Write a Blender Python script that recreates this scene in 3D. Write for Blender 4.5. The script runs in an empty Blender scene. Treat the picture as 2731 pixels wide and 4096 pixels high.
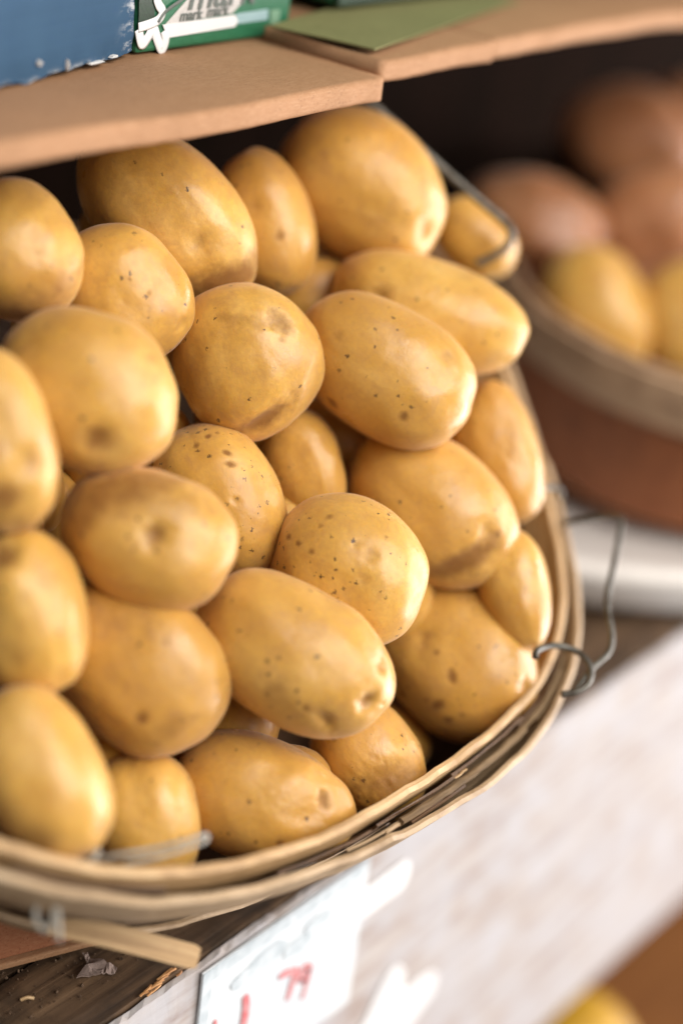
import bpy, bmesh, math, random
import numpy as np
from mathutils import Matrix, Vector, noise

random.seed(7)
RNG = np.random.default_rng(7)
SC = bpy.context.scene
COL = SC.collection

# ------------------------------------------------------------------ camera, world, lamps, exposure
CAM_LOC = (-0.4819, -0.4063, 0.5749)
CAM_AXES = [(0.6275, -0.7693, 0.12), (0.284, 0.3696, 0.8847), (-0.725, -0.5211, 0.4504)]

cam = bpy.data.cameras.new('camera'); camera = bpy.data.objects.new('camera', cam); COL.objects.link(camera)
camera.matrix_world = Matrix([[CAM_AXES[c][r] for c in range(3)] + [CAM_LOC[r]] for r in range(3)] + [[0, 0, 0, 1]])
cam.sensor_fit = 'VERTICAL'; cam.sensor_height = 36.0; cam.sensor_width = 24.0; cam.lens = 61.5
cam.clip_start = 0.02; cam.clip_end = 100
cam.dof.use_dof = True; cam.dof.focus_distance = 0.815; cam.dof.aperture_fstop = 1.7
SC.camera = camera

world = bpy.data.worlds.new('World'); SC.world = world; world.use_nodes = True
bg = world.node_tree.nodes['Background']; bg.inputs[0].default_value = (1.0, .93, .85, 1); bg.inputs[1].default_value = 0.21

def area_lamp(name, loc, target, sx, sy, watts, col):
    l = bpy.data.lights.new(name, 'AREA'); l.shape = 'RECTANGLE'; l.size = sx; l.size_y = sy; l.energy = watts; l.color = col
    o = bpy.data.objects.new(name, l); COL.objects.link(o); o.location = loc
    o.rotation_euler = (Vector(target) - Vector(loc)).to_track_quat('-Z', 'Y').to_euler(); return o
area_lamp('window_light', (.35, -2.05, 1.95), (.1, .1, .2), 2.5, 2.5, 142, (1, .94, .86))       # open shop front behind the camera
area_lamp('doorway_light', (2.9, -1.6, -.5), (.1, .05, .15), 2.4, 2.8, 200, (1.0, .95, .94))   # bright doorway along the aisle
SC.view_settings.view_transform = 'Standard'; SC.view_settings.look = 'None'
SC.view_settings.exposure = 0.0; SC.view_settings.gamma = 1.0; SC.view_settings.use_curve_mapping = False
SC.cycles.use_denoising = True
SC.cycles.max_bounces = 8; SC.cycles.diffuse_bounces = 5; SC.cycles.glossy_bounces = 3
SC.cycles.sample_clamp_indirect = 6

# ------------------------------------------------------------------ helpers
def link(name, me, mats, parent=None, label=None, cat=None, group=None, kind=None, smooth=False):
    o = bpy.data.objects.new(name, me); COL.objects.link(o)
    for m in (mats if isinstance(mats, (list, tuple)) else [mats]):
        if m is not None: me.materials.append(m)
    if smooth:
        me.polygons.foreach_set('use_smooth', [True] * len(me.polygons))
    if parent is not None: o.parent = parent
    if label: o['label'] = label
    if cat: o['category'] = cat
    if group: o['group'] = group
    if kind: o['kind'] = kind
    return o

def empty(name, loc, label, cat, group=None, kind=None):
    o = bpy.data.objects.new(name, None); COL.objects.link(o); o.location = loc; o.empty_display_size = .02
    if label: o['label'] = label
    if cat: o['category'] = cat
    if group: o['group'] = group
    if kind: o['kind'] = kind
    return o

def child(name, me, mats, parent, smooth=False, **k):
    """mesh given in world coordinates, parented to an unrotated empty"""
    me.transform(Matrix.Translation(-parent.location))
    return link(name, me, mats, parent, smooth=smooth, **k)

def pydata(name, v, f):
    me = bpy.data.meshes.new(name); me.from_pydata([tuple(map(float, p)) for p in v], [], f); me.update(); return me

def box_mesh(name, x0, x1, y0, y1, z0, z1, bev=.002, seg=2, cuts=0):
    bm = bmesh.new(); bmesh.ops.create_cube(bm, size=1)
    for v in bm.verts:
        v.co = Vector(((x0 + x1) / 2 + v.co.x * (x1 - x0), (y0 + y1) / 2 + v.co.y * (y1 - y0), (z0 + z1) / 2 + v.co.z * (z1 - z0)))
    if bev: bmesh.ops.bevel(bm, geom=bm.edges[:], offset=bev, segments=seg, affect='EDGES', profile=.5)
    me = bpy.data.meshes.new(name); bm.to_mesh(me); bm.free(); return me

def wobble_box(name, x0, x1, y0, y1, z0, z1, nx=60, ny=4, nz=6, amp=.001, freq=25., edge=0., seed=0., ragged=None):
    """closed box made of a surface grid, its faces and edges slightly uneven"""
    bm = bmesh.new(); bmesh.ops.create_cube(bm, size=1)
    def cut(axis, n):
        for k in range(1, n):
            t = -.5 + k / n; co = [0, 0, 0]; co[axis] = t; no = [0, 0, 0]; no[axis] = 1
            bmesh.ops.bisect_plane(bm, geom=bm.verts[:] + bm.edges[:] + bm.faces[:], plane_co=co, plane_no=no)
    cut(0, nx); cut(1, ny); cut(2, nz)
    for v in bm.verts:
        a = v.co.copy()
        p = Vector(((x0 + x1) / 2 + a.x * (x1 - x0), (y0 + y1) / 2 + a.y * (y1 - y0), (z0 + z1) / 2 + a.z * (z1 - z0)))
        q = p * freq + Vector((seed, seed * 1.7, 0))
        p += amp * Vector((noise.noise(q), noise.noise(q + Vector((9, 3, 1))), noise.noise(q + Vector((2, 7, 5)))))
        onx = abs(abs(a.x) - .5) < 1e-4; ony = abs(abs(a.y) - .5) < 1e-4; onz = abs(abs(a.z) - .5) < 1e-4
        if edge and (ony + onz + onx) >= 2:       # worn arrises
            w = edge * (.6 + .8 * abs(noise.noise(p * 60)))
            c = Vector(((x0 + x1) / 2, (y0 + y1) / 2, (z0 + z1) / 2))
            if ony: p.y += w * (1 if c.y > p.y else -1)
            if onz: p.z += w * (1 if c.z > p.z else -1)
        if ragged: ragged(p, a)
        v.co = p
    bmesh.ops.recalc_face_normals(bm, faces=bm.faces)
    me = bpy.data.meshes.new(name); bm.to_mesh(me); bm.free(); return me

def smooth_path(pts, n=8):
    P = [Vector(p) for p in pts]; out = []
    for i in range(len(P) - 1):
        p0 = P[max(i - 1, 0)]; p1 = P[i]; p2 = P[i + 1]; p3 = P[min(i + 2, len(P) - 1)]
        for k in range(n):
            t = k / n
            out.append(.5 * ((2 * p1) + (p2 - p0) * t + (2 * p0 - 5 * p1 + 4 * p2 - p3) * t * t + (3 * p1 - p0 - 3 * p2 + p3) * t ** 3))
    out.append(P[-1]); return out

def tube_mesh(name, pts, r, sides=10):
    pts = [Vector(p) for p in pts]; v = []; f = []
    t0 = (pts[1] - pts[0]).normalized(); up = t0.orthogonal().normalized()
    for i, p in enumerate(pts):
        t = (pts[min(i + 1, len(pts) - 1)] - pts[max(i - 1, 0)]).normalized()
        up = (up - t * up.dot(t)).normalized(); sd = t.cross(up)
        for k in range(sides):
            a = 2 * math.pi * k / sides; v.append(p + r * (math.cos(a) * up + math.sin(a) * sd))
    for i in range(len(pts) - 1):
        for k in range(sides):
            a = i * sides + k; b = i * sides + (k + 1) % sides; f.append((a, b, b + sides, a + sides))
    f.append(tuple(range(sides - 1, -1, -1))); f.append(tuple(range((len(pts) - 1) * sides, len(pts) * sides)))
    return pydata(name, v, f)

def ribbon_mesh(name, rows):
    """rows: list of closed cross sections (same count); capped sweep"""
    n = len(rows[0]); v = [p for r in rows for p in r]; f = []
    for i in range(len(rows) - 1):
        for k in range(n):
            a = i * n + k; b = i * n + (k + 1) % n; f.append((a, b, b + n, a + n))
    f.append(tuple(range(n - 1, -1, -1))); f.append(tuple(range((len(rows) - 1) * n, len(rows) * n)))
    me = pydata(name, v, f)
    bm = bmesh.new(); bm.from_mesh(me); bmesh.ops.recalc_face_normals(bm, faces=bm.faces); bm.to_mesh(me); bm.free()
    return me

# ------------------------------------------------------------------ materials
class NT:
    def __init__(s, name):
        s.m = bpy.data.materials.new(name); s.m.use_nodes = True; s.t = s.m.node_tree
        s.b = s.t.nodes['Principled BSDF']; s.co = s.n('ShaderNodeTexCoord')
    def n(s, typ, **k):
        x = s.t.nodes.new(typ)
        for a, b in k.items(): setattr(x, a, b)
        return x
    def l(s, a, b): s.t.links.new(a, b)
    def vec(s, scale=(1, 1, 1), rand=False, src='Object'):
        mp = s.n('ShaderNodeMapping'); mp.inputs['Scale'].default_value = scale; s.l(s.co.outputs[src], mp.inputs['Vector'])
        if rand:
            oi = s.n('ShaderNodeObjectInfo'); mu = s.n('ShaderNodeMath', operation='MULTIPLY'); mu.inputs[1].default_value = 13.7
            s.l(oi.outputs['Random'], mu.inputs[0]); cx = s.n('ShaderNodeCombineXYZ')
            for i in range(3): s.l(mu.outputs[0], cx.inputs[i])
            s.l(cx.outputs[0], mp.inputs['Location'])
        return mp.outputs[0]
    def noise(s, vec, scale, detail=4, rough=.5, dist=0.):
        x = s.n('ShaderNodeTexNoise'); x.inputs['Scale'].default_value = scale; x.inputs['Detail'].default_value = detail
        x.inputs['Roughness'].default_value = rough; x.inputs['Distortion'].default_value = dist; s.l(vec, x.inputs['Vector']); return x.outputs['Fac']
    def ramp(s, fac, stops):
        r = s.n('ShaderNodeValToRGB'); e = r.color_ramp.elements
        while len(e) < len(stops): e.new(.5)
        for x, (p, c) in zip(e, stops): x.position = p; x.color = (*c, 1) if isinstance(c, tuple) else (c, c, c, 1)
        s.l(fac, r.inputs[0]); return r.outputs[0]
    def mix(s, fac, a, b, mode='MIX'):
        x = s.n('ShaderNodeMix', data_type='RGBA', blend_type=mode)
        for sock, val in ((x.inputs[0], fac), (x.inputs[6], a), (x.inputs[7], b)):
            if isinstance(val, (int, float)): sock.default_value = val
            elif isinstance(val, tuple): sock.default_value = (*val, 1)
            else: s.l(val, sock)
        return x.outputs[2]
    def math(s, op, a, b=0.):
        x = s.n('ShaderNodeMath', operation=op)
        for sock, val in ((x.inputs[0], a), (x.inputs[1], b)):
            if isinstance(val, (int, float)): sock.default_value = val
            else: s.l(val, sock)
        return x.outputs[0]
    def attr(s, name, typ='GEOMETRY'):
        x = s.n('ShaderNodeAttribute', attribute_name=name, attribute_type=typ); return x.outputs['Fac']
    def bump(s, h, strength, dist, prev=None):
        x = s.n('ShaderNodeBump'); x.inputs['Strength'].default_value = strength; x.inputs['Distance'].default_value = dist
        s.l(h, x.inputs['Height'])
        if prev is not None: s.l(prev, x.inputs['Normal'])
        return x.outputs[0]
    def out(s, col=None, rough=None, normal=None, **k):
        def put(nm, v):
            i = s.b.inputs[nm]
            if isinstance(v, tuple): i.default_value = (*v, 1) if len(v) == 3 and i.type == 'RGBA' else v
            elif isinstance(v, (int, float)): i.default_value = v
            else: s.l(v, i)
        if col is not None: put('Base Color', col)
        if rough is not None: put('Roughness', rough)
        if normal is not None: s.l(normal, s.b.inputs['Normal'])
        for a, b in k.items(): put(a.replace('_', ' '), b)
        return s.m

def potato_material(name, cols, brown, speck_dark, mark_col=(.185, .072, .018)):
    m = NT(name); v = m.vec(rand=True)
    tone = m.attr('tone', 'OBJECT')
    base = m.ramp(m.noise(v, 26, 4, .55), [(.30, cols[0]), (.52, cols[1]), (.72, cols[2])])
    base = m.mix(m.math('MULTIPLY', tone, .75), base, cols[0])
    fine = m.ramp(m.noise(v, 420, 3, .6), [(.36, 0.), (.70, .38)])
    base = m.mix(fine, base, brown)
    bl = m.ramp(m.noise(v, 95, 5, .6, .4), [(.55, 0.), (.76, .55)])
    base = m.mix(bl, base, brown)
    rus = m.ramp(m.noise(v, 62, 9, .72, .6), [(.52, 0.), (.64, .58)])          # thin russet netting
    rus = m.math('MULTIPLY', rus, m.ramp(m.noise(v, 17, 2), [(.38, 0.), (.58, 1.)]))
    base = m.mix(rus, base, brown)
    # lenticels and scabs
    vo = m.n('ShaderNodeTexVoronoi'); vo.inputs['Scale'].default_value = 230; vo.inputs['Randomness'].default_value = 1
    wob = m.n('ShaderNodeMix', data_type='VECTOR'); wob.inputs[0].default_value = .0035
    nz = m.n('ShaderNodeTexNoise'); nz.inputs['Scale'].default_value = 900; m.l(v, nz.inputs['Vector'])
    m.l(v, wob.inputs[4]); m.l(nz.outputs['Color'], wob.inputs[5]); m.l(wob.outputs[1], vo.inputs['Vector'])
    sep = m.n('ShaderNodeSeparateColor'); m.l(vo.outputs['Color'], sep.inputs[0])
    sp = m.attr('specks', 'OBJECT')
    gate = m.math('LESS_THAN', sep.outputs[0], m.math('MULTIPLY', m.math('MULTIPLY', sp, .75), m.ramp(m.noise(v, 40, 2), [(.35, .1), (.65, 1.)])))
    rad = m.math('ADD', m.math('MULTIPLY', sep.outputs[1], .17), .09)
    dot = m.math('LESS_THAN', vo.outputs['Distance'], rad)
    spk = m.math('MULTIPLY', m.math('MULTIPLY', gate, dot), m.math('ADD', m.math('MULTIPLY', sep.outputs[2], .4), .6))
    base = m.mix(spk, base, speck_dark)
    mk = m.ramp(m.math('ADD', m.math('MULTIPLY', m.attr('mark'), 1.3), m.math('SUBTRACT', m.noise(v, 190, 6, .7), .5)), [(.22, 0.), (1.0, .80)])
    base = m.mix(mk, base, mark_col)
    h1 = m.noise(v, 900, 3, .6); h2 = m.noise(v, 150, 4, .5)
    nb = m.bump(h1, .4, .00024); nb = m.bump(h2, .45, .0006, nb); nb = m.bump(spk, -.6, .0004, nb)
    rough = m.math('ADD', m.ramp(m.noise(v, 48, 6, .65), [(.35, 0.), (.65, .26)]), .235)
    rough = m.math('ADD', rough, m.math('MULTIPLY', m.attr('mark'), .25))
    return m.out(base, rough, nb, Subsurface_Weight=.28, Subsurface_Radius=(1., .5, .18), Subsurface_Scale=.005, Specular_IOR_Level=m.math('SUBTRACT', .58, m.math('MULTIPLY', mk, .45)), Sheen_Weight=.22, Sheen_Roughness=.45, Sheen_Tint=(1., .82, .74))
M_POTATO = potato_material('potato_skin', [(.525, .272, .050), (.665, .390, .080), (.72, .468, .138)], (.43, .225, .075), (.075, .036, .014))
M_SWEET = potato_material('sweet_potato_skin', [(.32, .13, .055), (.42, .19, .085), (.48, .25, .125)], (.22, .09, .04), (.09, .035, .02))

def wood_material(name, c0, c1, c2, scale=(6, 90, 90), rough=.6, stain=None, bumpd=.0006, rand=True, src='Object', stain_stops=(.5, .75)):
    m = NT(name); v = m.vec(scale, rand, src)
    g = m.noise(v, 1, 8, .62, .3); col = m.ramp(g, [(.3, c0), (.5, c1), (.72, c2)])
    v2 = m.vec((1, 1, 1), rand, src)
    if stain: col = m.mix(m.ramp(m.noise(v2, 28, 6, .6), [(stain_stops[0], 0.), (stain_stops[1], .75)]), col, stain)
    return m.out(col, m.math('ADD', m.math('MULTIPLY', g, .2), rough - .1), m.bump(g, .7, bumpd))

def hoop_material(name, c0, c1, c2, stain, rough=.55):
    """bent splint wood: grain follows the sweep (stored per vertex as along / across)"""
    m = NT(name); a = m.attr('along'); b = m.attr('across'); cx = m.n('ShaderNodeCombineXYZ')
    m.l(m.math('MULTIPLY', a, 14.), cx.inputs[0]); m.l(m.math('MULTIPLY', b, 520.), cx.inputs[1])
    oi = m.n('ShaderNodeObjectInfo'); m.l(m.math('MULTIPLY', oi.outputs['Random'], 31.), cx.inputs[2])
    g = m.noise(cx.outputs[0], 1, 7, .65, .5); col = m.ramp(g, [(.28, c0), (.5, c1), (.72, c2)])
    v2 = m.vec((1, 1, 1), True)
    col = m.mix(m.ramp(m.noise(v2, 45, 6, .65), [(.52, 0.), (.74, .7)]), col, stain)
    return m.out(col, rough, m.bump(g, .9, .0007))
M_HOOP = hoop_material('splint_wood', (.30, .175, .075), (.53, .34, .165), (.65, .47, .26), (.24, .135, .06))
M_BAND = hoop_material('weathered_splint', (.28, .18, .095), (.45, .315, .185), (.57, .43, .28), (.21, .125, .06))
M_STAVE = hoop_material('stave_wood', (.06, .028, .010), (.105, .053, .022), (.15, .08, .036), (.04, .018, .007))  # wood darkened, shade inside the basket is put into its colour
M_RIM_RED = hoop_material('dark_red_rim', (.36, .23, .135), (.54, .37, .235), (.62, .45, .31), (.11, .05, .025), .7)
M_ROT = hoop_material('rotten_splint_wood', (.10, .06, .03), (.20, .13, .065), (.30, .21, .12), (.06, .04, .02), .8)
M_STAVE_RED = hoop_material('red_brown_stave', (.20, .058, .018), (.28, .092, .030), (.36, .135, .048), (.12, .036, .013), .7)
M_DECK = wood_material('dark_deck_wood', (.026, .014, .008), (.085, .048, .025), (.19, .115, .062), (5, 110, 110), .7, (.012, .008, .005), .0012, stain_stops=(.48, .66))
M_WHITEWASH = wood_material('whitewashed_board', (.22, .15, .125), (.38, .335, .315), (.47, .44, .43), (9, 60, 110), .75, (.42, .42, .45), .0008, rand=False, stain_stops=(.40, .62))
M_WHITEWASH.node_tree.nodes['Principled BSDF'].inputs['Specular IOR Level'].default_value = .15
M_RAW = wood_material('raw_broken_wood', (.25, .10, .03), (.45, .22, .08), (.6, .36, .16), (30, 200, 200), .7)
M_DARK = wood_material('shade_toned_board', (.006, .004, .003), (.012, .007, .005), (.022, .011, .008), (60, 60, 4), .9)  # near-black colour carries the shade of the recess
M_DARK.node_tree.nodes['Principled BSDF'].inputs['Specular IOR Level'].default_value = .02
M_SHELF = wood_material('upper_shelf_wood', (.06, .032, .018), (.11, .06, .034), (.16, .09, .05), (5, 80, 80), .7)
M_LOWER = wood_material('orange_brown_board', (.12, .040, .008), (.19, .070, .014), (.25, .098, .022), (5, 60, 60), .6)

def card_material(name, c, fleck, rough=.75, spec=.2):
    m = NT(name); v = m.vec((1, 1, 1), True)
    col = m.mix(m.ramp(m.noise(v, 60, 5, .6), [(.3, 0.), (.7, .5)]), c, tuple(x * .8 for x in c))
    col = m.mix(m.ramp(m.noise(m.vec((90, 400, 400), True), 2.2, 5, .7), [(.42, 0.), (.75, .85)]), col, fleck)
    col = m.mix(m.ramp(m.noise(v, 900, 2), [(.60, 0.), (.70, .5)]), col, tuple(x * .5 for x in c))
    return m.out(col, rough, m.bump(m.noise(v, 500, 4), .3, .0003), Specular_IOR_Level=spec)
M_CARD = card_material('brown_cardboard', (.37, .20, .105), (.44, .26, .15))
M_CARTON = card_material('red_brown_carton', (.33, .13, .065), (.40, .19, .10))
M_GREENPAPER = card_material('olive_green_paper', (.20, .195, .085), (.25, .24, .11))
M_GREEN = card_material('green_print', (.020, .135, .065), (.03, .17, .09), .35, .5)
M_DKGREEN = card_material('dark_green_print', (.012, .035, .018), (.015, .05, .025), .4, .5)
M_PALEBLUE = card_material('pale_blue_print', (.28, .42, .45), (.33, .47, .5), .35, .5)
M_WHITEPRINT = card_material('white_print', (.72, .71, .70), (.66, .65, .64), .4, .4)
M_GREYWHITE = card_material('greyish_white_print', (.56, .54, .53), (.50, .49, .48), .4, .4)
M_PALEGREEN = card_material('pale_green_print', (.16, .30, .20), (.20, .34, .24), .4, .4)
M_GREYPRINT = card_material('grey_print', (.12, .14, .13), (.15, .17, .16), .5, .3)
M_TORN = card_material('torn_white_paper', (.66, .66, .66), (.55, .55, .56), .9)
M_SCRAP = card_material('grey_paper_scrap', (.30, .23, .205), (.22, .16, .14), .85)

def blue_box_material():
    m = NT('blue_printed_corrugated_card'); v = m.vec((1, 1, 1))
    base = m.mix(m.ramp(m.noise(v, 35, 5, .6), [(.3, 0.), (.7, .6)]), (.030, .074, .140), (.042, .098, .172))
    flute = m.noise(m.vec((3.5, 1, 95)), 1, 3, .5)
    base = m.mix(m.ramp(flute, [(.60, 0.), (.68, .35)]), base, (.20, .30, .42))
    base = m.mix(m.ramp(m.noise(m.vec((160, 160, 420)), 1, 3, .6), [(.56, 0.), (.66, .4)]), base, (.03, .075, .16))
    # scuffed paper towards the corner edge, stored on the mesh as wear
    w = m.math('MULTIPLY', m.attr('wear'), m.ramp(m.noise(m.vec((60, 60, 150)), 1, 5, .7), [(.50, 0.), (.60, 1.)]))
    base = m.mix(w, base, (.62, .64, .66))
    return m.out(base, .75, m.bump(flute, .5, .0012), Specular_IOR_Level=.2)
M_BLUE = blue_box_material()

def wire_material():
    m = NT('galvanised_wire'); v = m.vec((1, 1, 1))
    col = m.ramp(m.noise(v, 140, 5, .6), [(.35, (.055, .045, .033)), (.6, (.13, .125, .11)), (.8, (.20, .20, .185))])
    return m.out(col, m.ramp(m.noise(v, 200, 3), [(.3, .3), (.7, .5)]), None, Metallic=.45)
M_WIRE = wire_material()
def plain(name, c, rough=.5, c2=None, sc=40, **k):
    m = NT(name); v = m.vec((1, 1, 1), True); c2 = c2 or tuple(x * .8 for x in c)
    return m.out(m.mix(m.ramp(m.noise(v, sc, 5), [(.35, 0.), (.7, 1.)]), c, c2), rough, m.bump(m.noise(v, sc * 8, 3), .15, .0004), **k)
M_TAG = plain('white_price_card', (.66, .69, .72), .35, (.52, .58, .63), 70)
M_SMUDGE = plain('blue_grey_smudged_print', (.40, .46, .50), .4, (.56, .61, .65), 120)
M_TAPE = plain('white_tape', (.74, .75, .76), .35, (.68, .69, .71))
M_RED = plain('red_marker', (.50, .09, .10), .6, (.60, .32, .33), 220)
M_TRAY = plain('white_plastic_tray', (.80, .77, .75), .45, (.72, .69, .67))
M_FRUIT = plain('yellow_rind', (.52, .29, .018), .5, (.44, .23, .014))
M_SOIL = plain('dry_soil_crumbs', (.05, .028, .015), .9, (.16, .10, .06), 300)

GREEN = {'band': [(0.1378, 0.3886), (0.1853, 0.39), (0.187, 0.3926), (0.1845, 0.3959), (0.1333, 0.3951)],
 'dark': [(0.1176, 0.3956), (0.1286, 0.3955), (0.1256, 0.4142), (0.1164, 0.4148)],
 'line': [(0.1298, 0.3966), (0.1326, 0.3999), (0.1356, 0.402), (0.1398, 0.404), (0.1455, 0.4065), (0.1494, 0.4104)],
 'loop': [(0.1174, 0.3943), (0.1204, 0.3871), (0.1241, 0.39), (0.1274, 0.3937), (0.1307, 0.3883), (0.1342, 0.3835), (0.1361, 0.3878), (0.1347, 0.3921)],
 'pale': [(0.1865, 0.3911), (0.2101, 0.3914), (0.2097, 0.3967), (0.1858, 0.3963)],
 'panel': [(0.1354, 0.395), (0.1827, 0.3967), (0.1916, 0.4033), (0.1963, 0.4097), (0.1561, 0.4123), (0.1493, 0.4057)],
 'small': [(0.1445, 0.3959), (0.1634, 0.3965)],
 'swirl': [(0.117, 0.3951), (0.1241, 0.3961), (0.13, 0.3977), (0.1325, 0.4012), (0.1296, 0.4048), (0.1282, 0.4083), (0.1313, 0.4127)],
 'tab': [(0.2128, 0.3864), (0.2194, 0.3869), (0.2191, 0.396), (0.2117, 0.396)],
 'txt': [(0.1491, 0.401), (0.1807, 0.4025)]}
SIDE = [('potato', 'pale potato behind the neighbouring basket rim with a bright glare on its right side', (0.573, 0.1553, 0.1585),
  [(-0.0259, -0.5518, 0.8336), (-0.5635, 0.6968, 0.4438), (-0.8257, -0.4582, -0.329)], (0.0519, 0.0384, 0.04)),
 ('potato', 'potato cut by the right edge of the photo, behind the neighbouring rim', (0.6272, 0.1041, 0.1531),
  [(-0.0717, -0.5076, 0.8586), (-0.5382, 0.7444, 0.3951), (-0.8397, -0.4338, -0.3266)], (0.0525, 0.0388, 0.04)),
 ('sweet_potato', 'reddish sweet potato, leftmost of the brown blur at upper right', (0.6117, 0.2401, 0.1966),
  [(0.4548, -0.3354, 0.8251), (-0.8729, 0.016, 0.4876), (-0.1768, -0.942, -0.2854)], (0.0542, 0.0361, 0.04)),
 ('sweet_potato', 'reddish sweet potato just above the glaring pale potato', (0.6852, 0.1934, 0.1944), [(0.5084, 0.1084, 0.8542), (-0.5937, -0.6744, 0.4389), (0.6237, -0.7303, -0.2786)],
  (0.0605, 0.0376, 0.04)),
 ('sweet_potato', 'large tan sweet potato highest in the blur at upper right', (0.8238, 0.2916, 0.2202), [(0.4766, -0.193, 0.8577), (-0.8787, -0.133, 0.4584), (0.0256, -0.9721, -0.233)],
  (0.0613, 0.0427, 0.04)),
 ('sweet_potato', 'tan sweet potato cut by the right edge in the upper blur', (0.8818, 0.2607, 0.2112), [(0.0136, -0.4865, 0.8736), (-0.5, 0.7533, 0.4273), (-0.8659, -0.4426, -0.233)],
  (0.0663, 0.0417, 0.04)),
 ('sweet_potato', 'sweet potato in shade under the two reddish ones', (0.6506, 0.2114, 0.1594), [(0.4533, -0.3102, 0.8356), (-0.8874, -0.0691, 0.4557), (-0.0836, -0.9482, -0.3066)],
  (0.0403, 0.0286, 0.0307)),
 ('sweet_potato', 'sweet potato in shade behind the potato at the right edge', (0.8441, 0.2265, 0.111), [(0.5092, -0.0092, 0.8606), (-0.7047, -0.5786, 0.4107), (0.4941, -0.8156, -0.3011)],
  (0.0568, 0.0417, 0.04))]
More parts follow.
